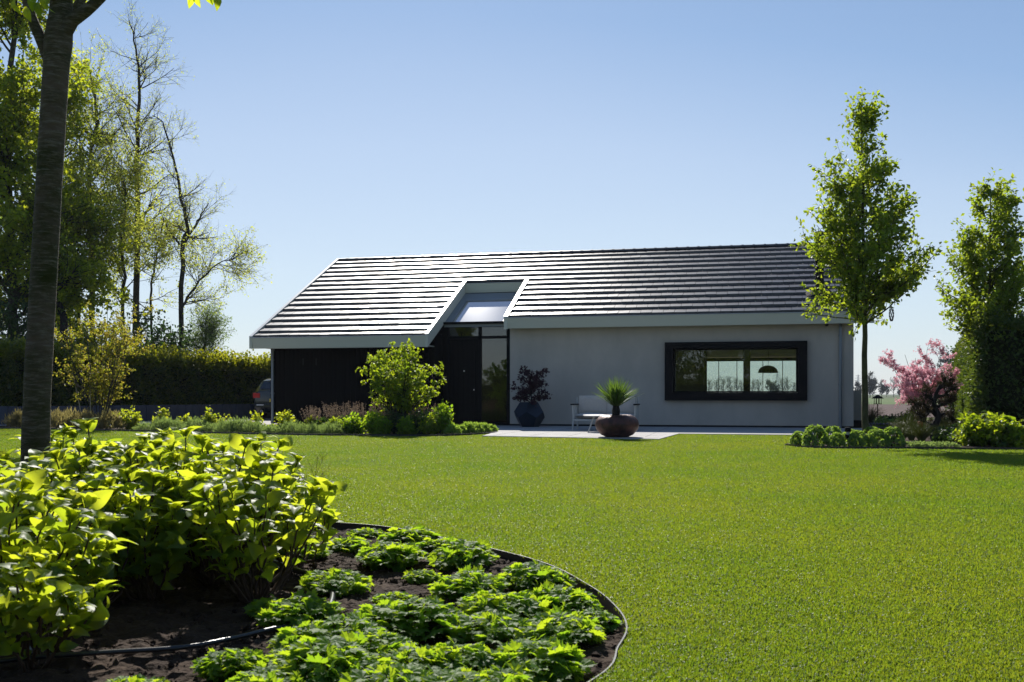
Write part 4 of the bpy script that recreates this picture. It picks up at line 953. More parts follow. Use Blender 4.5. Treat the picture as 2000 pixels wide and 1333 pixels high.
for i_, (px, dy, w_, h_, lf_, sz_, lab) in enumerate(((690, .6, .55, .40, 'lf_ger', .08, 'leafy green perennial at the edging left of the round dark bushes'), (655, .7, .5, .34, 'lf_bush', .07, 'light green perennial beside the last santolina mound'), (730, .5, .55, .45, 'lf_ger', .08, 'fresh green perennial under the left side of the dogwood'),
        (770, .7, .7, .52, 'lf_dark', .06, 'dark green rounded bush below the dogwood, left of its pair'), (818, .7, .68, .52, 'lf_dark', .06, 'dark green rounded bush right of the dogwood stem'), (795, .4, .4, .36, 'lf_ger', .07, 'small green plant between the two dark rounded bushes'),
        (862, .7, .5, .62, 'lf_ger', .085, 'upright bright green perennial at right end of bed before the door'), (748, .4, .4, .34, 'lf_ger', .07, 'pale green plant near the dark edging under the dogwood'), (838, .45, .4, .35, 'lf_bush', .07, 'light green plant at the foot of the upright perennial'))):
    shrub('perennial', lab, px, bedY(px) + dy, w_, h_, .01, 34, 1300, lf_, sz_, 160 + i_, 'leafy perennials in the house-side bed', 'stem', LF)
# dogwood bush
seed(171); dY = 22.9; b = spot(780, dY)
o = thing('dogwood', 'rounded lime-green dogwood bush in front of the black timber wall', 'shrub', (b[0], b[1], 0))
n1 = 30; a_ = np.arange(n1) * 2.4 + rs.rand(n1) * .5; el = .28 + .82 * rs.rand(n1)
rad = .88 * np.cos(el * 1.05) * (.75 + .3 * rs.rand(n1)); hh = .62 + 1.22 * np.sin(el * 1.3) * (.85 + .2 * rs.rand(n1))
tp = np.stack([rad * np.cos(a_), rad * np.sin(a_), hh], 1); tp[-1] = (-.08, 0, 1.9); tp[-2] = (.25, .1, 1.8)
st = np.array([0, 0, .25]); P = np.stack([np.tile([0, 0, 0.], (n1, 1)), np.tile(st, (n1, 1)) + tp * [.05, .05, .02], st + (tp - st) * [.5, .5, .45], tp], 1)
P = np.stack([interp(P, np.arange(n1), np.full(n1, t))[0] for t in np.linspace(0, 1, 9)], 1); Rr = np.full((n1, 9), .02) * np.linspace(1, .2, 9)
P2, R2 = sprout(P, Rr, 230, .45, 1, .36, 48, 12, .2, 6, .1, .6, .004); P3, R3 = sprout(P2, R2, 700, .2, 1, .15, 45, 15, .1, 4, .1, .6, .002)
skel_build(o, [(P, Rr), (P2, R2), (P3, R3)], 'bark_dark', (6, 4, 3), 'stems')
mb = MB(); put_leaves(mb, LF, P3, 5200, .088, .1, 1, .02, .25, outw=.9); mb.build('foliage', M['lf_bush'], o)

# ================================================================== RIGHT BED
seed(200); prot = None
balls = [(1560, 17.35, .16, 'leftmost bright sedum ball of the right bed'), (1592, 17.0, .225, 'largest sedum ball, left part of the right bed'), (1626, 17.6, .2, 'sedum ball behind and between the large left ball and the path light'),
         (1634, 16.75, .145, 'smallest sedum ball, in front left of the path light'), (1661, 17.7, .17, 'sedum ball partly hidden behind the black path light'), (1675, 16.85, .19, 'sedum ball immediately right of the path light'),
         (1702, 17.9, .19, 'sedum ball at the foot of the pear trunk'), (1712, 16.8, .20, 'front sedum ball below the pear trunk'), (1743, 16.8, .20, 'rightmost sedum ball in the front row')]
for px, Y, r_, lab in balls:
    if prot is None:
        prot = thing('sedum', lab, 'plant', spot(px, Y, .01), 0, 'rounded sedum balls')
        n_ = 130; v = nrm(rs.randn(n_, 3)); v[:, 2] = np.abs(v[:, 2] + .15); v = nrm(v); mb = MB(); c_ = v * [1, 1, 1.62]
        for k in range(9):
            tt = nrm(np.cross(v, rs.randn(n_, 3))); mb.leaves(LF, c_ + tt * .02, nrm(v * (1.1 if k < 4 else .35) + tt), nrm(v + .35 * rs.randn(n_, 3)), .25 + .10 * rs.rand(n_), a=np.clip(.6 * rs.rand(n_) + .35 * (k < 4), 0, 1))
        mb.build('foliage', M['lf_ball'], prot)
        mb = MB(); mb.tubes(np.stack([c_[:60] * .05, c_[:60] * .95], 1), [.02, .012], 3); mb.build('stems', M['stem'], prot)
        prot.scale = (r_ * .87,) * 3
    else: dup(prot, spot(px, Y, .01), rs.rand() * 6, (r_ * .87, r_ * .87, r_ * (.8 + .2 * rs.rand())), lab)
o = thing('path_light', 'short black path light among the sedum balls', 'lamp', spot(1656, 16.9, .01))
MB().lathe([(0, 0), (.03, 0), (.03, .16), (.048, .17), (.048, .20)], 16).build('post', M['blackframe'], o)
MB().lathe([(.03, .20), (.03, .25)], 14).build('lens', mat('frosted', (.4, .4, .38), .3), o)
MB().lathe([(.03, .25), (.05, .25), (.056, .30), (.045, .325), (0, .33)], 16).build('cap', M['blackframe'], o)
# lantern on a pole
o = thing('garden_lantern', 'rusty house-shaped lantern on a thin pole by the field', 'lantern', spot(1714, 27.5, 0))
rust = mat('rust', (.10, .045, .03), .8, .3, col2=(.05, .025, .02), vscale=20)
MB().tubes([[(0, 0, 0), (0, 0, .62)]], [.014, .014], 8).build('pole', rust, o)
lb = MB(); lb.box(-.085, .085, -.085, .085, .62, .635)
for x in (-.07, 0, .07):
    for y in (-.07, .07): lb.box(x - .006, x + .006, y - .006, y + .006, .635, .78)
lb.build('cage', rust, o)
MB().add([(-.13, -.13, .775), (.13, -.13, .775), (.13, .13, .775), (-.13, .13, .775), (-.03, 0, .875), (.03, 0, .875)], [(0, 1, 5, 4), (1, 2, 5), (2, 3, 4, 5), (3, 0, 4), (3, 2, 1, 0)]).build('roof', M['bark_dark'], o)
# curved cobble border
seed(210); mb = MB(); cc = np.array([10.0, 25.6]); k_ = 0
for ring, zz_ in ((0, .05), (1, .14)):
    for t in np.linspace(R(200), R(345), 34):
        q = cc + 1.15 * np.array([math.cos(t + ring * .04), math.sin(t + ring * .04)]); v = ico * np.array([.06, .05, .05]) * (.85 + .3 * rs.rand(7, 1)); mb.add(v + [q[0], q[1], zz_], icf)
tag(mb.build('stone_border', M['stone'], smooth=True), 'low curved border of grey stones behind the pear trunk', 'border')
# sedges, low plants, ornament
def sedge(label, px, Y, r_, h_, n_, m_, sd_, zb=.01):
    seed(sd_); o = thing('ornamental_grass', label, 'grass', spot(px, Y, zb), 0, 'ornamental grasses in the right bed')
    a_ = rs.rand(n_) * 6.283; s_ = rs.rand(n_); hh = h_ * (.6 + .5 * rs.rand(n_)); rr_ = r_ * (.2 + .9 * s_)
    P = np.zeros((n_, 5, 3)); 
    for k, t in enumerate(np.linspace(0, 1, 5)): P[:, k] = np.stack([rr_ * np.cos(a_) * (.1 + .9 * t ** 1.6), rr_ * np.sin(a_) * (.1 + .9 * t ** 1.6), hh * (t * 1.5 - .55 * t * t * (.5 + s_))], 1)
    w_ = .004 * np.linspace(1, .2, 5)
    MB().tubes(P, np.broadcast_to(w_, (n_, 5)), 3, a=.5).build('blades', M[m_], o)
for i_, (px, Y, r_, h_, lab) in enumerate(((1780, 19.2, .42, .45, 'arching olive grass clump left of the gnarled tree'), (1800, 18.0, .35, .38, 'grass clump in front of the orange ball'), (1762, 18.4, .28, .3, 'small grass clump beside the rightmost sedum ball'), (1862, 19.0, .42, .42, 'grass clump right of the gnarled trunk'), (1885, 20.4, .45, .45, 'grass clump before the tall hedge'),
        (1702, 29.5, .45, .55, 'tall bright grass at the field edge behind the pear trunk'), (1770, 21.0, .42, .42, 'grass clump behind the stone border'), (1845, 22.5, .4, .45, 'grass clump behind the gnarled tree'))):
    sedge(lab, px, Y, r_, h_, 260, 'lf_grass', 220 + i_)
for i_, (px, Y, w_, h_, lf_, lab) in enumerate(((1733, 26.5, .5, .36, 'lf_dark', 'dark rounded shrub behind the garden lantern'), (1745, 25.5, .5, .26, 'lf_ball', 'light green low shrub by the stone border'), (1765, 27, .5, .36, 'lf_dark', 'dark rounded shrub right of the garden lantern'),
        (1780, 25.5, .4, .5, 'lf_yel', 'yellow-green shrub under the pink blossom tree'), (1722, 25.6, .45, .26, 'lf_ball', 'pale green mound at the foot of the garden lantern'),
        (1850, 24, .9, .4, 'lf_dark', 'dark spreading shrub behind the gnarled tree'), (1845, 18.2, .5, .28, 'lf_dark', 'low dark leafy plant at the gnarled trunk'), (1868, 17.9, .6, .32, 'lf_dark', 'dark leafy plant left of the bright hydrangea'))):
    shrub('low_shrub', lab, px, Y, w_, h_, .0, 30, 1100, lf_, .06, 240 + i_, 'low shrubs in the right bed', 'stem', LF)
o = thing('glass_ball', 'small orange-red ball ornament on a stick among the grasses', 'ornament', spot(1797, 19.6, 0))
MB().lathe([(.001, .24), (.03, .245), (.052, .28), (.056, .31), (.05, .345), (.028, .37), (.001, .376)], 20).build('ball', mat('orange_glass', (.55, .10, .05), .35), o, smooth=True)
MB().tubes([[(0, 0, 0), (0, 0, .25)]], [.006, .006], 6).build('stick', M['blackframe'], o)
# bright big-leaf shrubs at the right
for i_, (px, Y, w_, h_, lab) in enumerate(((1905, 17.2, .75, .50, 'bright green leafy shrub, left one below the tall hedge'), (1940, 17.0, .8, .54, 'bright green leafy shrub, tallest one below the tall hedge'), (1978, 16.8, .6, .38, 'small bright green shrub at the right edge of the bed'))):
    shrub('leafy_shrub', lab, px, Y, w_, h_, .01, 40, 1100, 'lf_bush', .105, 260 + i_, 'bright leafy shrubs by the tall hedge', 'stem', LF)
# low ground cover strip in front
for i_, (px, w_) in enumerate(((1775, .4), (1798, .36), (1822, .4), (1850, .36))):
    seed(270 + i_); mound('ground_cover_plant', f'{labs[i_]} creeping green mat from the left along the right bed edge', 'plant', spot(px, 16.75, .01), w_ / 2, .07, 380, .04, 'lf_sage', LF, 'creeping mats at the right bed edge', .3, 0)
# pink blossom tree
seed(281); b = spot(1800, 20.9)
o = thing('blossom_tree', 'small pink blossoming crab apple between house and tall hedge', 'tree', (b[0], b[1], 0))
tips = [(1737, 738), (1742, 700), (1757, 712), (1768, 682), (1785, 690), (1808, 673), (1822, 690), (1835, 700), (1862, 688), (1868, 715), (1845, 720), (1850, 745), (1765, 745), (1775, 765), (1752, 730), (1800, 705), (1815, 722), (1790, 730), (1830, 730), (1785, 750), (1800, 745), (1820, 752), (1840, 760), (1775, 715), (1748, 745)]
P = []
for tx, ty in tips:
    dy = rs.randn() * .45; e = np.array([(tx - 1800) / FPX * 20.9 * .86, dy * .8, zat(ty, 20.9) * .94]); m_ = np.array([e[0] * .35, dy * .4, .35 + e[2] * .3])
    P.append([(0, 0, 0), (e[0] * .06, 0, .3), m_, e * [.7, .7, .75] + .03 * rs.randn(3), e])
P = np.array(P); P = np.stack([interp(P, np.arange(len(P)), np.full(len(P), t))[0] for t in np.linspace(0, 1, 10)], 1); Rr = np.full((len(P), 10), .014) * np.linspace(1, .25, 10)
P2, R2 = sprout(P, Rr, 190, .45, 1, .22, 40, 12, .3, 6, .1, .6, .004); P3, R3 = sprout(P2, R2, 260, .2, 1, .12, 45, 15, .2, 4, .1, .6, .002)
skel_build(o, [(P, Rr), (P2, R2), (P3, R3)], 'bark_dark', (5, 4, 3))
mb = MB(); put_leaves(mb, LS, np.concatenate([P3, P2[:, 2:6]]), 7800, .05, .1, 1, .022, .0, outw=1.2); mb.build('blossom', M['lf_pink'], o)
# gnarled cloud-pruned tree
seed(291); gY = 18.9; b = spot(1829, gY)
o = thing('gnarled_tree', 'gnarled dark cloud-pruned small tree in the right bed', 'tree', (b[0], b[1], 0))
gx_ = lambda px, py, y=0: ((px - 1829) / FPX * gY, y, zat(py, gY))
P0, R0 = trunkline([(0, 0, -.02), gx_(1822, 840), gx_(1832, 815), gx_(1824, 790), gx_(1830, 765), gx_(1836, 752)], .085, .02, 20)
lim = [[gx_(1824, 832), gx_(1808, 822, .1), gx_(1798, 805, .15)], [gx_(1828, 812), gx_(1812, 800), gx_(1800, 785), gx_(1790, 788)], [gx_(1830, 815), gx_(1845, 808), gx_(1856, 812)], [gx_(1828, 795), gx_(1845, 790), gx_(1858, 782)], [gx_(1826, 785), gx_(1812, 775), gx_(1806, 762)], [gx_(1830, 775), gx_(1848, 770), gx_(1860, 757)], [gx_(1832, 765), gx_(1842, 752), gx_(1850, 742)]]
ll = [trunkline(l_, .035, .012, 9, .015) for l_ in lim]; PL = np.concatenate([l_[0] for l_ in ll]); RL = np.concatenate([l_[1] for l_ in ll])
P1, R1 = sprout(PL, RL, 110, .2, 1, .16, 60, 15, .2, 5, .25, .5, .004)
skel_build(o, [(P0, R0), (PL, RL), (P1, R1)], 'bark_dark', (10, 7, 4))
mb = MB(); put_leaves(mb, T_quad(.12), P1, 5200, .055, .3, 1, .02, -.3, outw=.9); mb.build('crown', M['lf_bonsai'], o)

# ================================================================== FOREGROUND BED PLANTS
def hydrangea(label, loc, r_, h_, ns, sd_, size=.096):
    seed(sd_); o = thing('hydrangea', label, 'shrub', loc, 0, 'hydrangeas in the foreground bed')
    a_ = rs.rand(ns) * 6.283; s_ = rs.rand(ns) ** .6; hh = h_ * (.64 + .46 * rs.rand(ns)) * (1 - .22 * s_ ** 2)
    tp = np.stack([r_ * s_ * np.cos(a_), r_ * s_ * np.sin(a_), hh], 1)
    P = np.zeros((ns, 7, 3))
    for k, t in enumerate(np.linspace(0, 1, 7)): P[:, k] = tp * [.12 + .88 * t ** .8, .12 + .88 * t ** .8, t ** 1.15] + (.012 * rs.randn(ns, 3) if 0 < k < 6 else 0)
    MB().tubes(P, [.0065, .006, .0055, .005, .0045, .004, .0035], 5).build('stems', M['stem_red'], o, smooth=True)
    mb = MB()
    for j in range(7):                                          # opposite pairs, each turned a quarter from the last
        t = np.full(ns, .38 + .60 * j / 6); pos, tan = interp(P, np.arange(ns), t)
        ph = rs.rand(ns) * .6 + j * math.pi / 2 + a_
        keep = rs.rand(ns) < (.4 + .11 * j)
        for q in (0, math.pi):
            hd_ = np.stack([np.cos(ph + q), np.sin(ph + q), np.full(ns, 0.)], 1)
            d = nrm(hd_ * (.75 + .4 * rs.rand(ns, 1)) + tan * (.55 + 1.0 * rs.rand(ns, 1)) + .22 * rs.randn(ns, 3)); upv = nrm(tan * 1.0 + .35 * rs.randn(ns, 3))
            s2 = size * (.8 + .4 * rs.rand(ns)) * (.78 + .12 * j if j < 3 else 1.1)
            k2 = keep & (rs.rand(ns) < .92)
            mb.leaves(LB, (pos + hd_ * .01)[k2], d[k2], upv[k2], s2[k2])
    pos, tan = interp(P, np.arange(ns), np.full(ns, .999))
    for j in range(5):                                          # upright young rosette on each tip
        ph = a_ + j * 2 * math.pi / 5 + rs.rand(ns) * .5; hd_ = np.stack([np.cos(ph), np.sin(ph), np.zeros(ns)], 1)
        mb.leaves(LB, pos, nrm(hd_ * (.35 + .5 * rs.rand(ns, 1)) + tan), nrm(tan - hd_ * .5 + .2 * rs.randn(ns, 3)), size * (.5 + .5 * rs.rand(ns)), a=.5 + .5 * rs.rand(ns))
    mb.build('foliage', M['lf_hyd'], o, smooth=True)
    return o
hyd = [(505, 4.55, .36, .62, 'hydrangea at the right front, its many stems standing in dark soil'), (420, 4.95, .40, .70, 'hydrangea second from the right, directly behind the right front one'), (572, 5.35, .25, .46, 'low hydrangea furthest right, reaching over the lawn edging'),
       (330, 5.25, .42, .70, 'tall hydrangea in the middle of the foreground shrubs'), (470, 5.75, .40, .66, 'hydrangea at the back right, against the lawn'), (230, 5.6, .42, .74, 'hydrangea with the highest shoot, back row right of the trunk'),
       (150, 5.2, .40, .64, 'hydrangea just right of the thick trunk'), (350, 6.2, .40, .66, 'hydrangea at the very back, middle'), (120, 6.3, .36, .66, 'hydrangea right behind the thick trunk'),
       (60, 4.5, .38, .54, 'hydrangea in front of the thick trunk'), (0, 3.75, .38, .58, 'large-leafed hydrangea cut by the left picture edge'), (175, 4.3, .34, .54, 'hydrangea left of the bare dark soil patch'),
       (-40, 4.9, .40, .58, 'hydrangea left of the thick trunk at picture edge'), (300, 4.55, .30, .56, 'hydrangea just behind the bare dark soil patch'), (70, 3.45, .24, .40, 'small hydrangea at lower left in shade')]
for i_, (px, Y, r_, h_, lab) in enumerate(hyd):
    q = spot(px, Y, -.065); hydrangea(lab, q, r_, h_ * .98, int(29 * (r_ / .38) ** 2 * 1.25), 300 + i_)
def perennial(sd_, r_=.165, h_=.10, n_=150, size=.05):
    seed(sd_); o = thing('geranium', 'x', 'plant', (0, 0, 0), 0, 'leafy geranium clumps in the foreground bed')
    a_ = rs.rand(n_) * 6.283; s_ = rs.rand(n_) ** .55; z = h_ * (1 - .65 * s_ ** 2) * (.7 + .5 * rs.rand(n_)) + .02
    tp = np.stack([r_ * s_ * np.cos(a_), r_ * s_ * np.sin(a_) * .8, z], 1)
    P = np.stack([tp * [.2, .2, 0], tp * [.6, .6, .75], tp], 1); MB().tubes(P, [.0028, .0024, .002], 4).build('stems', M['stem'], o)
    hd_ = nrm(tp * [1, 1, 0] + .02 * rs.randn(n_, 3) * [1, 1, 0] + 1e-4)
    mb = MB(); mb.leaves(LP, tp, nrm(hd_ + .5 * rs.randn(n_, 3) * [1, 1, .4] + [0, 0, .12]), nrm([0, 0, 1] + hd_ * .35 + .45 * rs.randn(n_, 3)), size * (.65 + .6 * rs.rand(n_)))
    tp2 = tp * [.8, .8, .55]; mb.leaves(LP, tp2, nrm(hd_ + .6 * rs.randn(n_, 3)), nrm([0, 0, 1] + .5 * rs.randn(n_, 3)), size * (.6 + .5 * rs.rand(n_)), a=.4 * rs.rand(n_))
    mb.build('foliage', M['lf_ger'], o); return o
protos = [perennial(400 + k, .175, .055 + .012 * k, 150 + 22 * k, .044 + .004 * (k % 3)) for k in range(4)]
cl_ = [(682, 1062, 1.0, 'geranium clump at the left end of the back row by the edging'), (800, 1050, 1.1, 'geranium clump second from left in the back row by the edging'), (762, 1092, 1.25, 'large geranium clump in front of the second back row clump'), (905, 1095, 1.25, 'geranium clump against the edging in the middle of the curve'),
       (655, 1140, 1.15, 'geranium clump beside the curved grey hose end'), (825, 1122, .6, 'small geranium seedling clump in the centre soil gap'), (920, 1150, 1.1, 'geranium clump right of the centre seedling'), (1045, 1135, 1.1, 'geranium clump at the edging where the curve turns down'),
       (768, 1160, .6, 'sparse yellowish geranium seedling on bare soil'), (985, 1190, 1.2, 'geranium clump third row centre right'), (1095, 1180, 1.0, 'geranium clump near the right edging, upper one'), (800, 1222, 1.3, 'wide geranium clump overhanging the dark hollow'),
       (960, 1232, 1.15, 'geranium clump fourth row centre'), (1095, 1238, 1.1, 'geranium clump nearest the rightmost edging'), (590, 1200, 1.0, 'shaded geranium clump below the hose end'), (650, 1252, 1.2, 'geranium clump lower centre left'),
       (800, 1300, 1.1, 'geranium clump bottom row behind the short pipe'), (900, 1290, .9, 'geranium clump just left of the short pipe'), (1052, 1300, 1.1, 'isolated geranium clump bottom right of the bed'), (640, 1312, 1.15, 'geranium clump bottom row left of centre'), (760, 1345, 1.1, 'geranium clump cut by the bottom picture edge, centre'), (890, 1350, 1.1, 'geranium clump cut by the bottom picture edge, right of centre'),
       (520, 1340, .9, 'geranium clump cut by the bottom edge under the hydrangeas'), (450, 1295, .7, 'small shaded geranium clump below the front hydrangea'), (240, 1345, .8, 'geranium clump at bottom left corner soil'), (540, 1185, .8, 'shaded geranium clump at the foot of the right front hydrangea'), (590, 1080, .9, 'geranium clump under the low right hydrangea'), (720, 1195, .5, 'tiny geranium seedling between hose end and wide clump'), (715, 1040, .8, 'geranium clump between the first two of the back row'), (860, 1062, .85, 'small geranium clump tucked against the back edging'), (720, 1275, .95, 'geranium clump left of the bottom row pipe'), (1150, 1212, .75, 'small geranium clump hugging the rightmost edging'), (600, 1275, .95, 'shaded geranium clump at lower left of the perennials'), (980, 1345, .9, 'geranium clump at the bottom edge left of the isolated one')]
seed(450)
for i_, (px, py, s_, lab) in enumerate(cl_):
    q = gpt(px, py, .0); q[2] = -.045; s_ *= .93
    src = protos[i_ % 4]
    if i_ < 4: src.location = tuple(q); src['label'] = lab; src.scale = (s_, s_, s_ * .95); src.rotation_euler = (0, 0, rs.rand() * 6)
    else: dup(src, q, rs.rand() * 6, (s_, s_, s_ * (.85 + .25 * rs.rand())), lab)
# dry flower stalk over the hydrangeas
seed(470); b = spot(590, 5.2, -.06)
P0, R0 = trunkline([(0, 0, 0), ((600 - 590) / FPX * 5.2, 0, .28), ((606 - 590) / FPX * 5.2, 0, .42), ((618 - 590) / FPX * 5.2, 0, .54)], .0035, .0015, 8)
P1, R1 = sprout(P0, R0, 9, .6, 1, .12, 35, 10, .2, 5, .15, .7, .0012); P2, R2 = sprout(P1, R1, 50, .4, 1, .04, 40, 12, .1, 3, .1, .7, .0008)
tag(MB().tubes(P0, R0, 5).tubes(P1, R1, 4).tubes(P2, R2, 3).build('dry_flower_stalk', M['stem_red'], loc=b), 'thin dry brown branching flower stalk above the low hydrangea', 'plant')
# hoses
def hose(label, pts, r_=.011):
    P = smooth_poly([tuple(gpt(px, py, -.05)) for px, py in pts], 6, False); P[:, 2] = -.012
    tag(MB().tubes([P], [r_] * len(P), 10, cap=True).build('garden_hose', M['hose'], smooth=True), label, 'hose', 'irrigation hoses in the foreground bed')
hose('curved grey hose arching between hydrangeas and geraniums', [(530, 1110), (580, 1128), (618, 1142), (640, 1160), (650, 1180), (640, 1215)], .0125)
hose('long black hose lying across the shaded soil at bottom left', [(-60, 1322), (60, 1306), (200, 1296), (350, 1286), (450, 1268), (540, 1246), (600, 1238)], .009)
hose('short hose piece showing between the bottom right geraniums', [(870, 1305), (925, 1285), (965, 1270), (1000, 1240)], .0105)
o = thing('standpipe', 'small grey valve stub standing in shaded soil at lower left', 'pipe', gpt(54, 1290, -.05))
MB().tubes([[(0, 0, 0), (0, 0, .13)]], [.009, .009], 8).build('pipe', M['hose'], o)
MB().lathe([(.016, 0), (.016, .035), (.009, .05)], 12).build('collar', M['zinc'], o)

# ================================================================== CAR
cx0 = spot(541, 34.5)
o = thing('parked_car', 'dark grey car seen from behind, half hidden by the garage corner', 'car', (cx0[0], cx0[1], .006), R(-4))
carp = mat('car_paint', (.012, .015, .018), .25, .5, metal=.5, coat=.6)
# stations along y (0 = tail), each a half outline (x, z) from sill to roof
st_y = [0, .10, .35, .9, 1.6, 2.5, 3.1, 3.7, 4.15, 4.3]
prof = [[(.70, .42), (.78, .50), (.80, .72), (.78, .92), (.60, 1.00), (.0, 1.02)],
        [(.78, .26), (.85, .42), (.87, .72), (.84, .96), (.66, 1.05), (.0, 1.06)],
        [(.80, .22), (.87, .42), (.89, .74), (.86, .98), (.62, 1.36), (.0, 1.41)],
        [(.80, .20), (.88, .42), (.90, .76), (.87, .97), (.64, 1.44), (.0, 1.49)],
        [(.80, .20), (.88, .42), (.90, .76), (.87, .96), (.65, 1.46), (.0, 1.51)],
        [(.80, .20), (.88, .42), (.90, .76), (.87, .94), (.64, 1.40), (.0, 1.45)],
        [(.80, .20), (.88, .42), (.90, .76), (.86, .92), (.72, .99), (.0, 1.02)],
        [(.79, .20), (.87, .42), (.88, .70), (.84, .85), (.62, .90), (.0, .93)],
        [(.76, .24), (.82, .42), (.82, .62), (.76, .74), (.5, .78), (.0, .80)],
        [(.62, .35), (.70, .42), (.70, .58), (.6, .64), (.4, .66), (.0, .67)]]
V = []; 
for y, pf in zip(st_y, prof):
    full = [(-x, z) for x, z in pf] + [(x, z) for x, z in pf[-2::-1]]
    V += [(x, y, z) for x, z in full]
nn = 11; F = [(i * nn + j, i * nn + j + 1, (i + 1) * nn + j + 1, (i + 1) * nn + j) for i in range(len(st_y) - 1) for j in range(nn - 1)]
F += [tuple(range(nn))[::-1], tuple(range((len(st_y) - 1) * nn, len(st_y) * nn))] + [(i * nn, (i + 1) * nn, (i + 1) * nn + nn - 1, i * nn + nn - 1) for i in range(len(st_y) - 1)]
body = MB().add(V, F).build('body', carp, o, smooth=True, bevel=.02)
def quadpart(name, pts, m, parent=o): return MB().add(pts, [tuple(range(len(pts)))]).build(name, m, parent)
mg = mat('car_glass', (.02, .025, .025), .05, .8)
quadpart('rear_window', [(-.64, .095, 1.075), (.64, .095, 1.075), (.56, .335, 1.355), (-.56, .335, 1.355)], mg)
for s_ in (-1, 1):
    quadpart('side_window', [(s_ * .875, .5, 1.0), (s_ * .875, 2.4, .97), (s_ * .675, 2.2, 1.38), (s_ * .665, .7, 1.40)], mg)
    MB().box(*(sorted((s_ * .60, s_ * .85))), -.02, .12, .76, .93).build('tail_light', mat('tail_red', (.45, .012, .015), .2), o, bevel=.015)
    for y in (.8, 3.4):
        wh = MB().tubes([[(s_ * .70, y, .32), (s_ * .90, y, .32)]], [.32, .32], 28, cap=True).build('wheel', mat('tyre', (.015, .015, .015), .8), o)
        MB().tubes([[(s_ * .89, y, .32), (s_ * .91, y, .32)]], [.2, .2], 20, cap=True).build('rim', M['steel'], wh)
    MB().box(*(sorted((s_ * .90, s_ * 1.05))), 2.55, 2.65, .98, 1.1).build('mirror', carp, o, bevel=.02)
    MB().lathe([(.03, 0), (.04, 0), (.04, .1)], 12, (0, 0, 0)).build('exhaust', M['steel'], o).matrix_local = Matrix.Translation((s_ * .55, -.01, .3)) @ Matrix.Rotation(R(-90), 4, 'X')
MB().box(-.26, .26, -.018, .0, .62, .73).build('number_plate', mat('plate_yellow', (.7, .5, .06), .4), o)
MB().box(-.80, .80, -.06, .08, .40, .56).build('bumper', carp, o, bevel=.03)
MB().box(-.70, -.45, -.07, -.055, .50, .53).build('reflector', mat('reflector_w', (.7, .7, .7), .3), o)

# ================================================================== DISTANCE
seed(500)
def far_tree(label, x, Y, H_, sd_, bare=True, wf=.9):
    seed(sd_); o = thing('distant_tree', label, 'tree', (x, Y, -.15), 0, 'distant trees beyond the field')
    P0, R0 = trunkline([(0, 0, 0), (.1, 0, H_ * .4), (0, 0, H_ * .95)], .02 * H_, .01 * H_, 8)
    P1, R1 = sprout(P0, R0, 26, .22, 1, lambda t, i: H_ * wf * .42 * (1.1 - .6 * t), 45, 12, .4, 6, .1, .6, .03)
    P2, R2 = sprout(P1, R1, 170, .2, 1, H_ * .16, 40, 14, .3, 4, .1, .7, .025)
    skel_build(o, [(P0, R0), (P1, R1), (P2, R2)], 'far', (5, 3, 3))
    mb = MB(); put_leaves(mb, LQ, P2, 500 if bare else 2600, H_ * (.035 if bare else .055), 0, 1, .1, 0, outw=1.); mb.build('crown', M['far'], o)
    return o
far = [far_tree('x', 0, 0, 8, 501), far_tree('x', 0, 0, 8, 502, False), far_tree('x', 0, 0, 8, 503, True, 1.2), far_tree('x', 0, 0, 8, 504, False, 1.3)]
rowp = [(1385, 262, .95, 0), (1400, 265, 1.0, 0), (1413, 260, 1.05, 2), (1426, 263, 1.1, 0), (1439, 268, 1.0, 2), (1449, 262, .9, 0), (1470, 265, .9, 2), (1482, 260, .95, 0), (1503, 270, .85, 3), (1514, 262, .8, 1), (1528, 266, 1.0, 0), (1538, 262, 1.0, 2), (1550, 265, .8, 0),
        (1676, 262, .75, 3), (1699, 230, 1.1, 1), (1705, 236, .8, 3), (1722, 280, .9, 1), (1731, 290, .65, 3), (1745, 275, 1.0, 2), (1757, 288, .55, 1), (1768, 270, .8, 3), (1782, 275, .85, 1), (1800, 290, .8, 3), (1815, 280, .9, 2), (1838, 240, 1.5, 1), (1858, 235, 1.9, 3), (1872, 250, 1.7, 1), (1895, 245, 1.5, 3), (480, 260, .8, 1), (455, 270, .7, 3)]
wlab = {0: 'bare', 1: 'dense', 2: 'open-crowned', 3: 'broad hazy'}
for i_, (px, Y, s_, kd) in enumerate(rowp):
    zone = f'seen through the picture window, number {labs[i_]} from left' if 1380 <= px <= 1555 else ('on the horizon left of the garage' if px < 500 else f'on the horizon between house and tall hedge, {labs[i_ - 13]} from left')
    lab = f'{wlab[kd]} distant tree {zone}'
    q = spot(px, Y * 1.25, -.15)
    if far[kd]['label'] == 'x': t_ = far[kd]; t_.location = tuple(q); t_.scale = (s_ * .7,) * 3; t_['label'] = lab
    else: dup(far[kd], q, rs.rand() * 6, s_ * .7, lab)
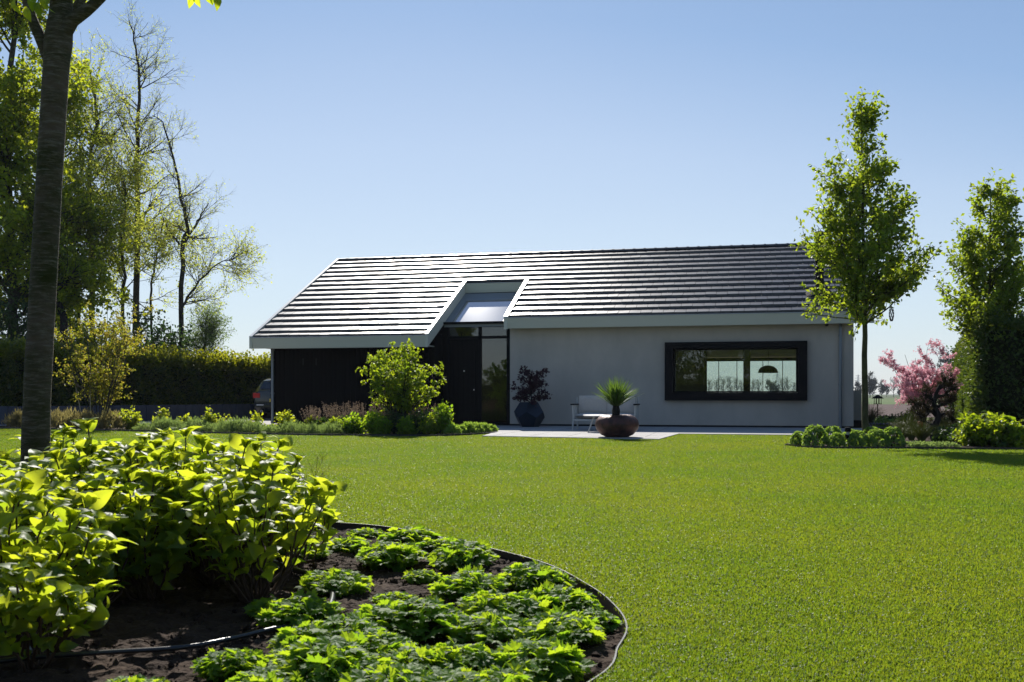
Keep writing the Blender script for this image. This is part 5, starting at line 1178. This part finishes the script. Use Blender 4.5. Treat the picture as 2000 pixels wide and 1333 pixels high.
def pylon(label, px, Y, H_):
    b = spot(px, Y); mb = MB(); L_ = []
    wz = lambda z: .09 * H_ * (1 - z / H_) ** 1.2 + .35
    for i in range(10):
        z0_, z1_ = H_ * i / 10, H_ * (i + 1) / 10; a, c = wz(z0_), wz(z1_)
        for sx in (-1, 1):
            for sy in (-1, 1): L_.append([(sx * a, sy * a, z0_), (sx * c, sy * c, z1_)])
            L_.append([(-sx * a, sx * a, z0_), (sx * c, sx * c, z1_)]); L_.append([(sx * a, -a, z0_), (-sx * c, -c, z1_)])
    for z, w_ in ((.7, .22), (.82, .17), (.94, .12)): L_.append([(-w_ * H_, 0, z * H_), (w_ * H_, 0, z * H_)]); L_.append([(-w_ * H_, 0, z * H_), (0, 0, (z + .06) * H_)]); L_.append([(w_ * H_, 0, z * H_), (0, 0, (z + .06) * H_)])
    mb.tubes(np.array(L_), [.13, .13], 3); o = mb.build('pylon', M['zinc'], loc=(b[0], b[1], 0)); tag(o, label, 'pylon', 'power pylons on the horizon')
pylon('faint power pylon just right of the pear trunk', 1703, 1150, 26); pylon('faint power pylon seen through the picture window', 1518, 1150, 27); pylon('faint power pylon close beside the right house corner', 1676, 1200, 24)
# a hedge and trees stand behind the camera, where the windows mirror them
hedge('boundary_hedge', 'clipped hedge behind the camera mirrored in the entrance glass', (24, -9), (-30, -9), 1.2, 0, 1.7, 1.7, 'lf_hedge', 16000, .16, 510)
for i_, (x, y, s_, lab) in enumerate(((-27, -17, .42, 'tree behind the camera, mirrored in the entrance glass'), (-30, -20, .62, 'tree behind the camera furthest left'), (14, -15, .62, 'tree behind the camera, mirrored in the right of the picture window'), (6, -16, .6, 'tree behind the camera, mirrored in the left of the picture window'), (-3, -17, .55, 'tree behind the camera, mirrored in the middle of the picture window'), (22, -15, .6, 'tree behind the camera beyond the right garden edge'))):
    dup(big, (x, y, -.1), i_ * 1.3, s_, lab)['group'] = 'trees behind the camera'

wsh = [o_ for o_ in C.objects if o_.name.startswith('woodland_shrub') and o_.parent is None][2]
for i_, (x, y, s_, lab) in enumerate(((-15, -12, 1.5, 'shrub behind the camera furthest left'), (-9.5, -13, 1.6, 'shrub behind the camera, mirrored at the left end of the picture window'), (-5, -12.5, 1.4, 'shrub behind the camera, mirrored in the left window pane'), (-1, -13, 1.5, 'shrub behind the camera, mirrored in the right window pane'))):
    dup(wsh, (x, y, 0), i_ * 1.3 + .4, s_, lab)['group'] = 'shrubs behind the camera'
hz = MB().box(-900, 900, -60, 1500, -2, 34).build('haze', None)
hm = bpy.data.materials.new('haze'); hm.use_nodes = True; hn_ = hm.node_tree; hn_.nodes.remove(hn_.nodes['Principled BSDF'])
pv = hn_.nodes.new('ShaderNodeVolumePrincipled'); pv.inputs['Color'].default_value = (.86, .91, 1.0, 1); pv.inputs['Density'].default_value = .0002; pv.inputs['Anisotropy'].default_value = 0.0
hn_.links.new(pv.outputs[0], hn_.nodes['Material Output'].inputs['Volume']); hz.data.materials.clear(); hz.data.materials.append(hm)
tag(hz, 'thin pale air haze over the fields', kind='stuff')
